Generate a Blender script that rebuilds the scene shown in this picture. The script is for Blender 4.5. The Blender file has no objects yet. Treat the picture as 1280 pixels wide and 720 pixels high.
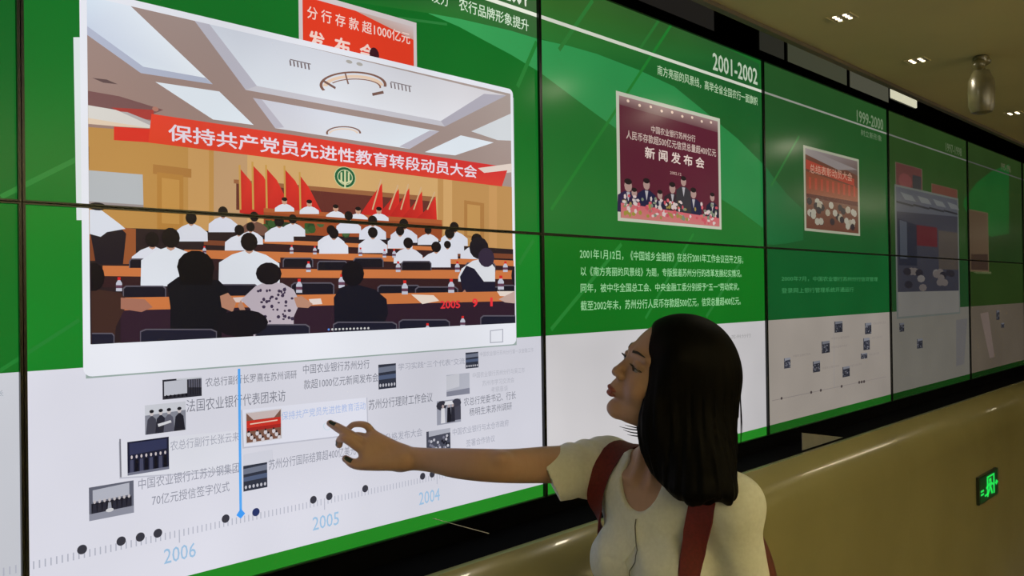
import bpy, bmesh, math, random
import numpy as np
from mathutils import Vector, Matrix
from mathutils.geometry import tessellate_polygon

S = bpy.context.scene
COL = S.collection
random.seed(7)
rng = np.random.default_rng(7)

# ------------------------------------------------------------------ camera
F_PX, ALPHA, PITCH, ROLL = 1053.2, 0.76785, 0.006114, -0.013687
CAM_Z = 1.62
ZM = CAM_Z + 0.1534            # height of the joint between the two rows of displays
CAM = np.array([-0.41684, -1.46975, CAM_Z])
FW = np.array([math.cos(ALPHA)*math.cos(PITCH), math.sin(ALPHA)*math.cos(PITCH), math.sin(PITCH)])
_r = np.cross(FW, [0, 0, 1]); _r /= np.linalg.norm(_r); _u = np.cross(_r, FW)
RT = _r*math.cos(ROLL) + _u*math.sin(ROLL)
UP = -_r*math.sin(ROLL) + _u*math.cos(ROLL)
cd = bpy.data.cameras.new('camera'); cam = bpy.data.objects.new('camera', cd); COL.objects.link(cam)
cd.sensor_width = 36; cd.lens = 36*F_PX/1280; cd.clip_start = 0.02
m = Matrix.Identity(4)
for i in range(3):
    m[i][0] = RT[i]; m[i][1] = UP[i]; m[i][2] = -FW[i]; m[i][3] = CAM[i]
cam.matrix_world = m
S.camera = cam

# ------------------------------------------------------------------ world, exposure
w = bpy.data.worlds.new('world'); S.world = w; w.use_nodes = True
w.node_tree.nodes['Background'].inputs[0].default_value = (0.10, 0.085, 0.055, 1)
w.node_tree.nodes['Background'].inputs[1].default_value = 0.3
S.view_settings.view_transform = 'Standard'; S.view_settings.look = 'None'
S.view_settings.exposure = 0.0; S.view_settings.gamma = 1.0

LAMP_COL = (1.0, 0.89, 0.68)

def area_lamp(name, loc, size, power, color=LAMP_COL, size_y=None, rot=(0, 0, 0)):
    l = bpy.data.lights.new(name, 'AREA'); l.energy = power; l.color = color
    l.shape = 'RECTANGLE' if size_y else 'SQUARE'; l.size = size
    if size_y: l.size_y = size_y
    o = bpy.data.objects.new(name, l); o.location = loc; o.rotation_euler = rot; COL.objects.link(o)
    return o

CEIL_Z = 2.78
# unseen fill lamps added behind the camera to brighten the ceiling; housings follow below
FILL_UPL = [(-1.6, -3.7, 165), (1.4, -3.7, 175), (4.4, -3.7, 72), (7.4, -3.7, 14)]
for x, y, pw in FILL_UPL:
    area_lamp('fill_uplight', (x, y, 1.93), 2.3, pw, size_y=0.5, rot=(math.pi, 0, 0))

# ------------------------------------------------------------------ helpers
def ray(x, y):
    d = FW*F_PX + RT*(x-640) + UP*(360-y)
    return d/(d@FW)
def at_depth(x, y, z):                 # point on the sight line at a distance z in front of the lens
    return CAM + ray(x, y)*z
def at_plane_y(x, y, Y):               # point on a vertical plane parallel to the display wall
    d = ray(x, y); return CAM + d*((Y-CAM[1])/d[1])
def at_plane_z(x, y, Z):
    d = ray(x, y); return CAM + d*((Z-CAM[2])/d[2])

def lin(c):
    r = []
    for v in c[:3]:
        v = v/255.0
        r.append(v/12.92 if v <= 0.04045 else ((v+0.055)/1.055)**2.4)
    return tuple(r)

def mat(name, color, rough=0.5, metal=0.0, spec=0.5, coat=0.0, noise=0.0, nscale=20, bump=0.0, emit=None, estr=0.0, sheen=0.0, stretch=None):
    M = bpy.data.materials.new(name); M.use_nodes = True
    nt = M.node_tree; b = nt.nodes['Principled BSDF']
    b.inputs['Base Color'].default_value = (*color, 1); b.inputs['Roughness'].default_value = rough
    b.inputs['Metallic'].default_value = metal; b.inputs['Specular IOR Level'].default_value = spec
    b.inputs['Coat Weight'].default_value = coat; b.inputs['Coat Roughness'].default_value = 0.025
    if sheen: b.inputs['Sheen Weight'].default_value = sheen
    if emit:
        b.inputs['Emission Color'].default_value = (*emit, 1); b.inputs['Emission Strength'].default_value = estr
    if noise or bump:
        tc = nt.nodes.new('ShaderNodeTexCoord'); mp = nt.nodes.new('ShaderNodeMapping')
        nt.links.new(tc.outputs['Object'], mp.inputs[0])
        if stretch: mp.inputs['Scale'].default_value = stretch
        n = nt.nodes.new('ShaderNodeTexNoise'); n.inputs['Scale'].default_value = nscale; n.inputs['Detail'].default_value = 4
        nt.links.new(mp.outputs[0], n.inputs['Vector'])
        if noise:
            cr = nt.nodes.new('ShaderNodeValToRGB')
            cr.color_ramp.elements[0].position = 0.3; cr.color_ramp.elements[1].position = 0.7
            cr.color_ramp.elements[0].color = (*[c*(1-noise) for c in color], 1)
            cr.color_ramp.elements[1].color = (*[min(1, c*(1+noise)) for c in color], 1)
            nt.links.new(n.outputs['Fac'], cr.inputs[0]); nt.links.new(cr.outputs[0], b.inputs['Base Color'])
        if bump:
            bp = nt.nodes.new('ShaderNodeBump'); bp.inputs['Strength'].default_value = bump; bp.inputs['Distance'].default_value = 0.002
            nt.links.new(n.outputs['Fac'], bp.inputs['Height']); nt.links.new(bp.outputs[0], b.inputs['Normal'])
    return M

def tag(o, label=None, cat=None, group=None, kind=None):
    if label: o['label'] = label
    if cat: o['category'] = cat
    if group: o['group'] = group
    if kind: o['kind'] = kind
    return o

def link_mesh(name, me, m, parent=None, smooth=False):
    o = bpy.data.objects.new(name, me); COL.objects.link(o)
    if m: me.materials.append(m)
    if smooth: me.polygons.foreach_set('use_smooth', [True]*len(me.polygons))
    if smooth or True:
        me.set_sharp_from_angle(angle=math.radians(50)) if smooth else None
    if parent:
        o.parent = parent; o.matrix_parent_inverse = parent.matrix_world.inverted() if False else Matrix.Translation(-Vector(parent.location))
    return o

def empty(name, loc, label=None, cat=None, group=None, kind=None):
    o = bpy.data.objects.new(name, None); o.empty_display_size = 0.1; o.location = loc; COL.objects.link(o)
    return tag(o, label, cat, group, kind)

class MB:
    """collects shapes (world coordinates) and links them as ONE mesh object"""
    def __init__(self): self.bm = bmesh.new()
    def box(self, x0, x1, y0, y1, z0, z1, bev=0.0):
        r = bmesh.ops.create_cube(self.bm, size=1)
        for v in r['verts']:
            v.co = Vector((x0+(v.co.x+.5)*(x1-x0), y0+(v.co.y+.5)*(y1-y0), z0+(v.co.z+.5)*(z1-z0)))
        if bev:
            es = list({e for v in r['verts'] for e in v.link_edges})
            bmesh.ops.bevel(self.bm, geom=es, offset=bev, segments=2, affect='EDGES', profile=.5)
        return self
    def poly(self, pts):
        self.bm.faces.new([self.bm.verts.new(tuple(p)) for p in pts]); return self
    def prism(self, pts, d):
        """closed solid: polygon pts swept by vector d"""
        a = [self.bm.verts.new(tuple(p)) for p in pts]; b = [self.bm.verts.new(tuple(np.array(p)+np.array(d))) for p in pts]
        self.bm.faces.new(a); self.bm.faces.new(b[::-1])
        n = len(a)
        for i in range(n): self.bm.faces.new([a[i], b[i], b[(i+1) % n], a[(i+1) % n]])
        return self
    def tube(self, pts, r, seg=8, caps=True):
        pts = [Vector(p) for p in pts]; rs = r if hasattr(r, '__len__') else [r]*len(pts)
        rings = []; prev = None
        for i, p in enumerate(pts):
            t = (pts[min(i+1, len(pts)-1)]-pts[max(i-1, 0)]).normalized()
            if prev is None:
                a = t.orthogonal().normalized()
            else:
                a = (prev - t*prev.dot(t)).normalized()
            prev = a; b = t.cross(a)
            rings.append([self.bm.verts.new(p+(a*math.cos(2*math.pi*k/seg)+b*math.sin(2*math.pi*k/seg))*rs[i]) for k in range(seg)])
        for i in range(len(rings)-1):
            for k in range(seg):
                self.bm.faces.new([rings[i][k], rings[i][(k+1) % seg], rings[i+1][(k+1) % seg], rings[i+1][k]])
        if caps:
            self.bm.faces.new(rings[0][::-1]); self.bm.faces.new(rings[-1])
        return self
    def lathe(self, c, prof, seg=24):
        """profile [(r,z)] around a vertical axis at c"""
        rings = []
        for r, z in prof:
            rings.append([self.bm.verts.new((c[0]+r*math.cos(2*math.pi*k/seg), c[1]+r*math.sin(2*math.pi*k/seg), c[2]+z)) for k in range(seg)])
        for i in range(len(rings)-1):
            for k in range(seg):
                self.bm.faces.new([rings[i][k], rings[i][(k+1) % seg], rings[i+1][(k+1) % seg], rings[i+1][k]])
        self.bm.faces.new(rings[0][::-1]); self.bm.faces.new(rings[-1])
        return self
    def build(self, name, m, parent=None, smooth=False):
        bmesh.ops.recalc_face_normals(self.bm, faces=self.bm.faces)
        me = bpy.data.meshes.new(name); self.bm.to_mesh(me); self.bm.free()
        return link_mesh(name, me, m, parent, smooth)

# ------------------------------------------------------------------ materials
M_ceil = mat('ceiling_paint', (0.50, 0.45, 0.235), 0.55, noise=0.05, nscale=3)
M_cream = mat('cream_stone', (0.26, 0.24, 0.125), 0.2, spec=0.3, coat=0.3, noise=0.06, nscale=2.5)
M_black = mat('black_laminate', (0.0025, 0.0025, 0.004), 0.85, spec=0.02, noise=0.2, nscale=8)
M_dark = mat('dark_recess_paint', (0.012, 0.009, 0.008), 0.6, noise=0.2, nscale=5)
M_lip = mat('ceiling_edge_trim', (0.10, 0.08, 0.055), 0.5, noise=0.1, nscale=10)
M_bezel = mat('bezel_plastic', (0.008, 0.010, 0.010), 0.3, noise=0.2, nscale=30)
M_floor = mat('floor_stone', (0.20, 0.17, 0.12), 0.18, noise=0.15, nscale=3)
M_wall = mat('wall_paint', (0.22, 0.18, 0.11), 0.6, noise=0.08, nscale=4)
M_metal = mat('lamp_metal', (0.35, 0.33, 0.28), 0.35, metal=0.8, noise=0.1)
M_led = mat('led_light', (0.9, 0.85, 0.7), 0.4, emit=(1.0, 0.86, 0.6), estr=3.2)
M_lampbox = mat('lamp_housing', (0.26, 0.22, 0.12), 0.4, noise=0.1)

def screen_material():
    M = bpy.data.materials.new('lit_screen'); M.use_nodes = True; nt = M.node_tree
    b = nt.nodes['Principled BSDF']
    b.inputs['Base Color'].default_value = (0.004, 0.004, 0.004, 1); b.inputs['Roughness'].default_value = 0.22
    b.inputs['Specular IOR Level'].default_value = 0.13
    a = nt.nodes.new('ShaderNodeAttribute'); a.attribute_name = 'Col'
    # the fine pixel grain of a display
    tc = nt.nodes.new('ShaderNodeTexCoord'); n = nt.nodes.new('ShaderNodeTexNoise'); n.inputs['Scale'].default_value = 2.2; n.inputs['Detail'].default_value = 2
    nt.links.new(tc.outputs['Object'], n.inputs['Vector'])
    mr = nt.nodes.new('ShaderNodeMapRange'); mr.inputs[1].default_value = 0.3; mr.inputs[2].default_value = 0.7; mr.inputs[3].default_value = 0.90; mr.inputs[4].default_value = 1.08
    nt.links.new(n.outputs['Fac'], mr.inputs[0])
    mx = nt.nodes.new('ShaderNodeVectorMath'); mx.operation = 'SCALE'
    nt.links.new(a.outputs['Color'], mx.inputs[0]); nt.links.new(mr.outputs[0], mx.inputs['Scale'])
    nt.links.new(mx.outputs[0], b.inputs['Emission Color']); b.inputs['Emission Strength'].default_value = 1.0
    return M
M_screen = screen_material()

# ------------------------------------------------------------------ room shell
PW, PH = 1.22, 1.22*9/16                 # one display
C0, C1 = -3, 8                           # columns of the wall
X0, X1 = -4.2, 14.0
Z_LO, Z_HI = ZM-PH, ZM+PH
ED = at_plane_z(957, 585, CAM_Z-0.575)   # front edge of the dark ledge below the displays
Y_LEDGE, Z_LEDGE = float(ED[1]), CAM_Z-0.575
Y_EDGE = -0.34
Z_CE = float(at_plane_y(957, 31, Y_EDGE)[2])     # ceiling height at its edge in front of the recess
CEIL_Z = Z_CE
YB = -5.2                                # wall behind the camera
def struct(name, mb, m, **k): o = mb.build(name, m, **k); o['kind'] = 'structure'; return o
struct('floor', MB().box(X0, X1, YB, 0.35, -0.1, 0), M_floor)
struct('ceiling', MB().box(X0, X1, YB, Y_EDGE, Z_CE, Z_CE+0.12), M_ceil)
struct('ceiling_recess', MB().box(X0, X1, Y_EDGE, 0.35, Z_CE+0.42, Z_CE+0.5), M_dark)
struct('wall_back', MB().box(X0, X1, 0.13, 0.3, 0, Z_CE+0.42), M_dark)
struct('wall_front', MB().box(X0, X1, YB-0.1, YB, 0, Z_CE), M_wall)
struct('wall_left', MB().box(X0-0.1, X0, YB, 0.3, 0, Z_CE+0.42), M_wall)
struct('wall_right', MB().box(X1, X1+0.1, YB, 0.3, 0, Z_CE+0.42), M_wall)
struct('trim_1', MB().box(X0, X1, Y_EDGE, Y_EDGE+0.02, Z_CE-0.012, Z_CE+0.42), M_lip)                 # edge of the ceiling
struct('trim_2', MB().box(X0, X1, -0.004, 0.13, Z_LEDGE-0.02, Z_LO-0.002), M_black)                   # black band under the displays
struct('trim_3', MB().box(X0, X1, Y_LEDGE+0.018, 0.13, Z_LEDGE-0.04, Z_LEDGE-0.004), M_black)          # the dark ledge itself
struct('trim_4', MB().box(X0, X1, -0.006, 0.13, Z_HI+0.002, Z_HI+0.03), M_black)                       # black rail over the displays

# cream base below the ledge: separate stone panels whose upper edge is widely rounded over
zt = Z_LEDGE+.004
BASE = []                                # profile (y, z, tilt of the surface)
y_, z_ = Y_LEDGE, zt
for i in range(41):
    tau = math.radians(55*(1-i/40)); BASE.append((y_, z_, tau)); y_ -= math.sin(tau)*.005; z_ -= math.cos(tau)*.005
Y_BASE = y_
BASE.append((Y_BASE, 0.0, 0.0))
xs = [X0]
while xs[-1] < X1-0.1: xs.append(min(X1, xs[-1]+1.83))
base = empty('wall_base', (0, Y_LEDGE, 0), kind='structure')
for i in range(len(xs)-1):
    a, b_ = xs[i]+0.0004, xs[i+1]-0.0004
    prof = [(Y_LEDGE+.02, zt-.03), (Y_LEDGE+.02, zt-.002), (Y_LEDGE+.004, zt)]+[(y, z) for y, z, _ in BASE]+[(Y_LEDGE+.02, 0.0)]
    mb = MB().prism([(a, y, z) for y, z in prof], (b_-a, 0, 0))
    o = mb.build('stone_panel', M_cream, base)
    o.data.polygons.foreach_set('use_smooth', [True]*len(o.data.polygons)); o.data.set_sharp_from_angle(angle=math.radians(25))

# ------------------------------------------------------------------ SCREEN CONTENT
# every element is flat artwork on the displays, authored in wall coordinates and cut at the panel joints
def wxz(x, y):
    p = at_plane_y(x, y, 0.0); return (float(p[0]), float(p[2]))

ELS = []                                  # (kind name, label, base_layer, [ (tri pts, color, layer) ])
class El:
    def __init__(self, name, label=None, base=0):
        self.name, self.label, self.base, self.k, self.tris = name, label, base, 0, []
        ELS.append(self)
    def wpoly(self, pts, col, dl=1):
        self.k += dl
        c = lin(col) if not isinstance(col[0], tuple) else None
        tri = tessellate_polygon([[Vector((p[0], 0, p[1])) for p in pts]])
        for t in tri:
            self.tris.append(([pts[i] for i in t], c if c else [lin(col[i]) for i in t], self.base+self.k))
        return self
    def p(self, col, *pts):               # polygon given by image positions on the wall
        return self.wpoly([wxz(*q) for q in pts], col)
    def rect(self, col, x0, y0, x1, y1, ybr=None, ytr=None):
        """wall-aligned rectangle from its left-top, right-bottom corner"""
        a = wxz(x0, y0); b = wxz(x1, y1)
        return self.wpoly([(a[0], a[1]), (b[0], a[1]), (b[0], b[1]), (a[0], b[1])], col)
    def line(self, col, a, b, w_m):
        A = np.array(wxz(*a)); B = np.array(wxz(*b)); d = B-A; d /= np.linalg.norm(d); n = np.array([-d[1], d[0]])*w_m/2
        return self.wpoly([tuple(A+n), tuple(B+n), tuple(B-n), tuple(A-n)], col)
    def ell(self, col, x, y, rx, ry, n=14, a0=0, a1=2*math.pi):
        """ellipse with radii in image units at that place"""
        c = wxz(x, y); ex = wxz(x+rx, y); ey = wxz(x, y-ry)
        RX = ex[0]-c[0]; RZ = ey[1]-c[1]
        k = n if abs(a1-a0-2*math.pi) < 1e-6 else n+1
        return self.wpoly([(c[0]+RX*math.cos(a0+(a1-a0)*i/n), c[1]+RZ*math.sin(a0+(a1-a0)*i/n)) for i in range(k)], col)
    def arc(self, col, x, y, rx, ry, w, a0, a1, n=14):
        for i in range(n):
            t0, t1 = a0+(a1-a0)*i/n, a0+(a1-a0)*(i+1)/n
            self.p(col, (x+rx*math.cos(t0), y-ry*math.sin(t0)), (x+rx*math.cos(t1), y-ry*math.sin(t1)),
                   (x+(rx-w)*math.cos(t1), y-(ry-w*.6)*math.sin(t1)), (x+(rx-w)*math.cos(t0), y-(ry-w*.6)*math.sin(t0)))
            self.k -= 1
        self.k += 1
    def text(self, body, a, b, hpx, col, bold=0.0):
        """text whose lower left is at a, lower right at b (image positions on the wall)"""
        V, T = text_mesh(body, bold)
        A = wxz(*a); B = wxz(*b); H = wxz(a[0], a[1]-hpx)[1]-A[1]
        mn, mx_ = V.min(0), V.max(0)
        U = (V-mn)/(mx_-mn)
        P = np.stack([A[0]+U[:, 0]*(B[0]-A[0]), A[1]+U[:, 1]*H+0*U[:, 0]], 1)
        self.k += 1
        c = lin(col)
        for t in T: self.tris.append(([tuple(P[i]) for i in t], c, self.base+self.k))
        return self

_tc = bpy.data.curves.new('text_source', 'FONT'); _to = bpy.data.objects.new('text_source', _tc); COL.objects.link(_to)
_tc.resolution_u = 2
def text_mesh(body, bold):
    _tc.body = body; _tc.offset = 0.0
    dg = bpy.context.evaluated_depsgraph_get(); dg.update()
    ev = _to.evaluated_get(dg); me = ev.to_mesh(); me.calc_loop_triangles()
    V = np.zeros(len(me.vertices)*3); me.vertices.foreach_get('co', V); V = V.reshape(-1, 3)[:, :2].copy()
    T = np.zeros(len(me.loop_triangles)*3, int); me.loop_triangles.foreach_get('vertices', T); T = T.reshape(-1, 3)
    ev.to_mesh_clear()
    if bold > 0:                       # bolder: the same glyphs laid side by side
        Vs, Ts = [], []
        for dx, dy in ((-bold, 0), (bold, 0), (0, bold), (0, -bold), (0, 0)):
            Ts.append(T+len(V)*len(Vs)); Vs.append(V+np.array([dx, dy]))
        V = np.concatenate(Vs); T = np.concatenate(Ts)
    return V, T

WHITE_L = (206, 206, 216); GREEN_L = (22, 118, 40)
XA = C0*PW; XZ = (C1+1)*PW
def zy(x, y): return wxz(x, y)[1]
ZB = 0.5*(zy(0, 465)+zy(660, 422.5))                 # lower edge of the green field
ZS = Z_LO+0.036*1.0                                   # upper edge of the green foot strip
ZS = zy(600, 626) if zy(600, 626) > Z_LO else Z_LO+0.03

# ---- backgrounds, one per column (they grow dimmer down the wall: viewing-angle falloff painted into their colours)
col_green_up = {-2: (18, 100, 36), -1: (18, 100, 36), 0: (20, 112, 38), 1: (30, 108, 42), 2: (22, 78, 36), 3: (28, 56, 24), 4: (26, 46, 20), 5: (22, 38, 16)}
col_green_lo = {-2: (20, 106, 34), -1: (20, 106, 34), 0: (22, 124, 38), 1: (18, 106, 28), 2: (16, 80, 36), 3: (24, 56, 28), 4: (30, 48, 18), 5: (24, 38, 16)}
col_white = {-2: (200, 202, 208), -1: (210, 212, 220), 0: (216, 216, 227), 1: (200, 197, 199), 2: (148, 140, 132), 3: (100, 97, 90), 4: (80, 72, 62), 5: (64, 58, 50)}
BG = {}
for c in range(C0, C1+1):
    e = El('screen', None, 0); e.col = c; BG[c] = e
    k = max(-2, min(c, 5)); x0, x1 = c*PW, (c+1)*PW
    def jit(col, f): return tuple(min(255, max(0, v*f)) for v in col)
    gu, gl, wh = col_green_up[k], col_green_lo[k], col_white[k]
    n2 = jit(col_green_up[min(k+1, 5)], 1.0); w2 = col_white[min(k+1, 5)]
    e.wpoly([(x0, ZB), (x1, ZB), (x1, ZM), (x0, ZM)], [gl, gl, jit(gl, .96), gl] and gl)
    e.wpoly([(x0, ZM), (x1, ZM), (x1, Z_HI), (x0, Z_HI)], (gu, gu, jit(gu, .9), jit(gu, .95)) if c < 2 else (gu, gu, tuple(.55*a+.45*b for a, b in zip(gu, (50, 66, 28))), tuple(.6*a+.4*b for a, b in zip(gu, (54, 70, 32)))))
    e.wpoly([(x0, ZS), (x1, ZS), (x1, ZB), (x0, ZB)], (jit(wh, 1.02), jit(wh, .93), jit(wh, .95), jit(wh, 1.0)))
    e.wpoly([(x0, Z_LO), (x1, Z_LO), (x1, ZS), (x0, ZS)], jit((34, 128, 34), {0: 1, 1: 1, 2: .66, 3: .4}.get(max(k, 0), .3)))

# sweeping lighter green leaf shapes and beams of the wallpaper graphic
def leaf(c0, top, bot, a, b):
    """crescent between two lists of wall positions"""
    e = El('wallpaper_shape', None, 6)
    e.tris = []
    n = min(len(top), len(bot))
    for i in range(n-1):
        ca = tuple(a[j]+(b[j]-a[j])*i/(n-1) for j in range(3)); cb = tuple(a[j]+(b[j]-a[j])*(i+1)/(n-1) for j in range(3))
        e.k = 0
        e.wpoly([wxz(*top[i]), wxz(*top[i+1]), wxz(*bot[i+1]), wxz(*bot[i])], (ca, cb, cb, ca))
    return e
leaf(0, [(537, 16), (575, 23), (610, 31), (640, 38), (676, 49), (712, 57), (747, 67), (799, 87), (844, 108), (882, 139), (924, 174), (955, 205)],
        [(537, 16.5), (575, 33), (610, 52), (640, 68), (676, 90), (712, 117), (747, 143), (768, 158), (840, 208), (882, 236), (924, 262), (955, 285)], (60, 160, 88), (34, 122, 62))
leaf(1, [(957, 206), (968, 222), (985, 243), (1005, 262)], [(957, 305), (968, 306), (985, 304), (1005, 300)], (26, 98, 52), (24, 90, 46))
leaf(2, [(1205, 250), (1222, 228), (1240, 214), (1262, 205)], [(1205, 258), (1222, 285), (1240, 296), (1262, 292)], (24, 76, 30), (24, 72, 30))
e = El('wallpaper_shape', None, 4)
e.p(((30, 100, 34), (40, 120, 48), (48, 92, 44), (40, 88, 44)), (500, 0), (540, 16), (640, 38), (676, 48)) if False else None
e.wpoly([wxz(430, 0), wxz(676, 0), wxz(676, 48), wxz(537, 16)], ((24, 108, 38), (62, 92, 56), (52, 98, 52), (40, 116, 46)))
e.wpoly([wxz(678, 0), wxz(790, 0), wxz(950, 80), wxz(955, 205), wxz(800, 86), wxz(678, 48)], ((52, 102, 40), (52, 88, 42), (30, 84, 40), (22, 84, 36), (28, 96, 40), (42, 112, 46)))
def beam(a, b, w_, c): 
    e = El('light_beam', None, 9); e.line(tuple(.45*v+.55*g for v, g in zip(c, (30, 112, 42))), a, b, w_)
beam((742, 0), (700, 62), .012, (66, 122, 62)); beam((846, 22), (690, 262), .010, (36, 130, 48)); beam((828, 20), (800, 62), .01, (60, 112, 56))
beam((778, 305), (690, 412), .012, (48, 140, 56)); beam((868, 292), (808, 398), .010, (44, 134, 54)); beam((930, 322), (884, 396), .012, (42, 120, 50))
beam((98, 198), (2, 246), .008, (58, 150, 70)); beam((100, 400), (0, 464), .006, (40, 136, 56)); beam((672, 52), (648, 108), .012, (44, 134, 60))
beam((668, 300), (650, 330), .010, (40, 140, 52)); beam((1000, 170), (965, 232), .01, (34, 96, 48)); beam((560, 30), (500, 22), .006, (62, 140, 78))


# ---- heading line along the top with the year headings
ZL = 0.5*(zy(680, 21)+zy(955, 115))
e = El('heading_line', 'thin white line running along the top of the displays', 12)
for c in range(C0, C1+1):
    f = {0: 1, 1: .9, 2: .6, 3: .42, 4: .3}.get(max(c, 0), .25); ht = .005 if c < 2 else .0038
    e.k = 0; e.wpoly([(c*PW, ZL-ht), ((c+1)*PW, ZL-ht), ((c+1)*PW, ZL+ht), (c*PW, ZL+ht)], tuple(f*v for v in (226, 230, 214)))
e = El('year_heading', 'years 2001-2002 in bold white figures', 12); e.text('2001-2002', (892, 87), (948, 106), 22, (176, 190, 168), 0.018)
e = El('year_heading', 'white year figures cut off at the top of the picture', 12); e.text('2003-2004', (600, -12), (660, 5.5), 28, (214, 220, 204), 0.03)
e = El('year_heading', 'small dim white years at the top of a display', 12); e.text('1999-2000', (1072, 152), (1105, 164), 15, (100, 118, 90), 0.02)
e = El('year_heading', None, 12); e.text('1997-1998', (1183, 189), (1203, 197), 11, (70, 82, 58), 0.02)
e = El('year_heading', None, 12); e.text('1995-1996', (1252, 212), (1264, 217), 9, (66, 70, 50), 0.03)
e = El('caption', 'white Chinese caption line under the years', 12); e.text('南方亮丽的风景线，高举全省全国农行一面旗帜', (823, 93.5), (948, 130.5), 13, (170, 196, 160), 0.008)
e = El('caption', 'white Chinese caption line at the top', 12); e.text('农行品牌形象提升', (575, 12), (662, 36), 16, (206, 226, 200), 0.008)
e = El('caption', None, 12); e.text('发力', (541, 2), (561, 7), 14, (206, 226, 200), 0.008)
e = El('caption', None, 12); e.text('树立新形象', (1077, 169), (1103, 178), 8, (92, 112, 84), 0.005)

# ---- body text of the 2001 display
T4 = (150, 205, 150)
e = El('text_block', 'four lines of pale green Chinese text', 12)
e.text('2001年1月12日，《中国城乡金融报》在总行2001年工作会议召开之际，', (726, 323.5), (930, 329), 13, T4, .006)
e.text('以《南方亮丽的风景线》为题，专版报道苏州分行的改革发展纪实情况。', (727, 345), (928, 347), 12, T4, .006)
e.text('同年，被中华全国总工会、中央金融工委分别授予“五一”劳动奖状。', (727, 366), (925, 365.5), 12, T4, .006)
e.text('截至2002年末，苏州分行人民币存款超500亿元，信贷总量超400亿元。', (727, 389), (927, 384), 13, T4, .006)
e = El('text_block', 'two faint lines of green Chinese text', 12)
e.text('2000年7月，中国农业银行苏州分行信贷管理', (978, 351.5), (1098, 352), 6.5, (60, 126, 78), .002)
e.text('登录网上银行管理系统开通运行', (978, 366.5), (1068, 366.5), 6.5, (60, 126, 78), .002)

# ---- the press conference photograph
e = El('photograph', 'photo of a press conference with men behind flowers under a maroon banner', 14)
def quad_map(tl, tr, br, bl):
    A, B = wxz(*tl), wxz(*br)
    def g(u, v): return (A[0]+(B[0]-A[0])*u, A[1]+(B[1]-A[1])*v)
    return g
g = quad_map((771, 113), (902, 147), (903, 287), (775, 275))
def gp(e, g, col, *uv): e.wpoly([g(*q) for q in uv], col)
def gell(e, g, col, u, v, ru, rv, n=10): e.wpoly([g(u+ru*math.cos(2*math.pi*i/n), v+rv*math.sin(2*math.pi*i/n)) for i in range(n)], col)
gp(e, g, (188, 190, 172), (0, 0), (1, 0), (1, 1), (0, 1))
gp(e, g, (88, 30, 48), (.025, .03), (.975, .03), (.975, .975), (.025, .975))
gp(e, g, ((150, 122, 120), (150, 122, 120), (104, 70, 74), (104, 70, 74)), (.025, .03), (.975, .03), (.975, .13), (.025, .10))
for i in range(9): gell(e, g, (226, 200, 180), .1+i*.1, .055+.012*(i % 2), .012, .012)
def gtext(e, g, body, u0, v0, u1, v1, col, bold=0.01):
    V, T = text_mesh(body, bold); mn, mx_ = V.min(0), V.max(0); U = (V-mn)/(mx_-mn); e.k += 1; c = lin(col)
    P = [g(u0+(u1-u0)*a, v1+(v0-v1)*b) for a, b in U]
    for t in T: e.tris.append(([P[i] for i in t], c, e.base+e.k))
gtext(e, g, '中国农业银行苏州分行', .30, .205, .73, .265, (196, 176, 166), .012)
gtext(e, g, '人民币存款超500亿元信贷总量超400亿元', .08, .285, .95, .355, (196, 176, 166), .012)
gtext(e, g, '新 闻 发 布 会', .24, .385, .82, .48, (214, 196, 186), .022)
gtext(e, g, '2002.12', .47, .55, .58, .575, (190, 160, 150), .01)
for u, v, s, cs in [(.02, .72, 1.1, (44, 32, 66)), (.25, .69, 1.0, (30, 30, 62)), (.49, .69, 1.0, (48, 34, 44)), (.70, .71, 1.0, (34, 34, 62)), (.90, .72, .95, (26, 28, 50)), (.60, .62, .9, (52, 50, 56)), (.37, .76, .8, (34, 30, 56)), (.14, .77, .8, (44, 32, 60))]:
    u = max(u, .09)
    if u+.085*s > .97: s = (.97-u)/.085
    e.wpoly([g(u-.085*s, .93), g(u-.08*s, v+.08), g(u-.03*s, v+.045), g(u+.03*s, v+.045), g(u+.08*s, v+.08), g(u+.085*s, .93)], cs)
    gp(e, g, (176, 172, 176), (u-.015, v+.05), (u+.015, v+.05), (u, v+.13))
    gell(e, g, (168, 138, 130), u, v, .030*s, .045*s); gell(e, g, (32, 24, 28), u, v-.03*s, .030*s, .022*s)
gp(e, g, ((196, 96, 104), (196, 96, 104), (190, 110, 110), (190, 120, 112)), (.025, .86), (.975, .90), (.975, .975), (.025, .975))
for i in range(150):
    u = random.uniform(.05, .95); v = random.uniform(.85, .955) if random.random() < .7 else random.uniform(.79, .86)
    c = random.choice([(206, 188, 184), (206, 188, 184), (206, 96, 104), (190, 80, 92), (150, 130, 70), (120, 130, 110)])
    if u < .28 and v > .92: c = (150, 136, 60)
    gell(e, g, c, u, v, random.uniform(.008, .02), random.uniform(.010, .022), 5); e.k -= .9

# ---- the red card half hidden behind the large window
e = El('photograph', 'red card with white Chinese heading showing above the window', 14)
g = quad_map((374, -14), (522, 26), (523, 130), (378, 130))
gp(e, g, (206, 196, 196), (0, 0), (1, 0), (1, 1), (0, 1))
gp(e, g, (222, 60, 36), (.03, .06), (.97, .06), (.97, .98), (.03, .98))
gp(e, g, ((190, 160, 150), (206, 190, 190), (196, 160, 150)), (.45, .06), (.97, .06), (.97, .22))
e.text('分 行 存 款 超1000亿元', (385, 22), (514, 66), 16, (238, 206, 196), .012)
e.text('发  布  会', (386, 60), (470, 84), 24, (238, 206, 196), .03)
e.ell((60, 24, 34), 469, 68, 6, 9)

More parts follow.
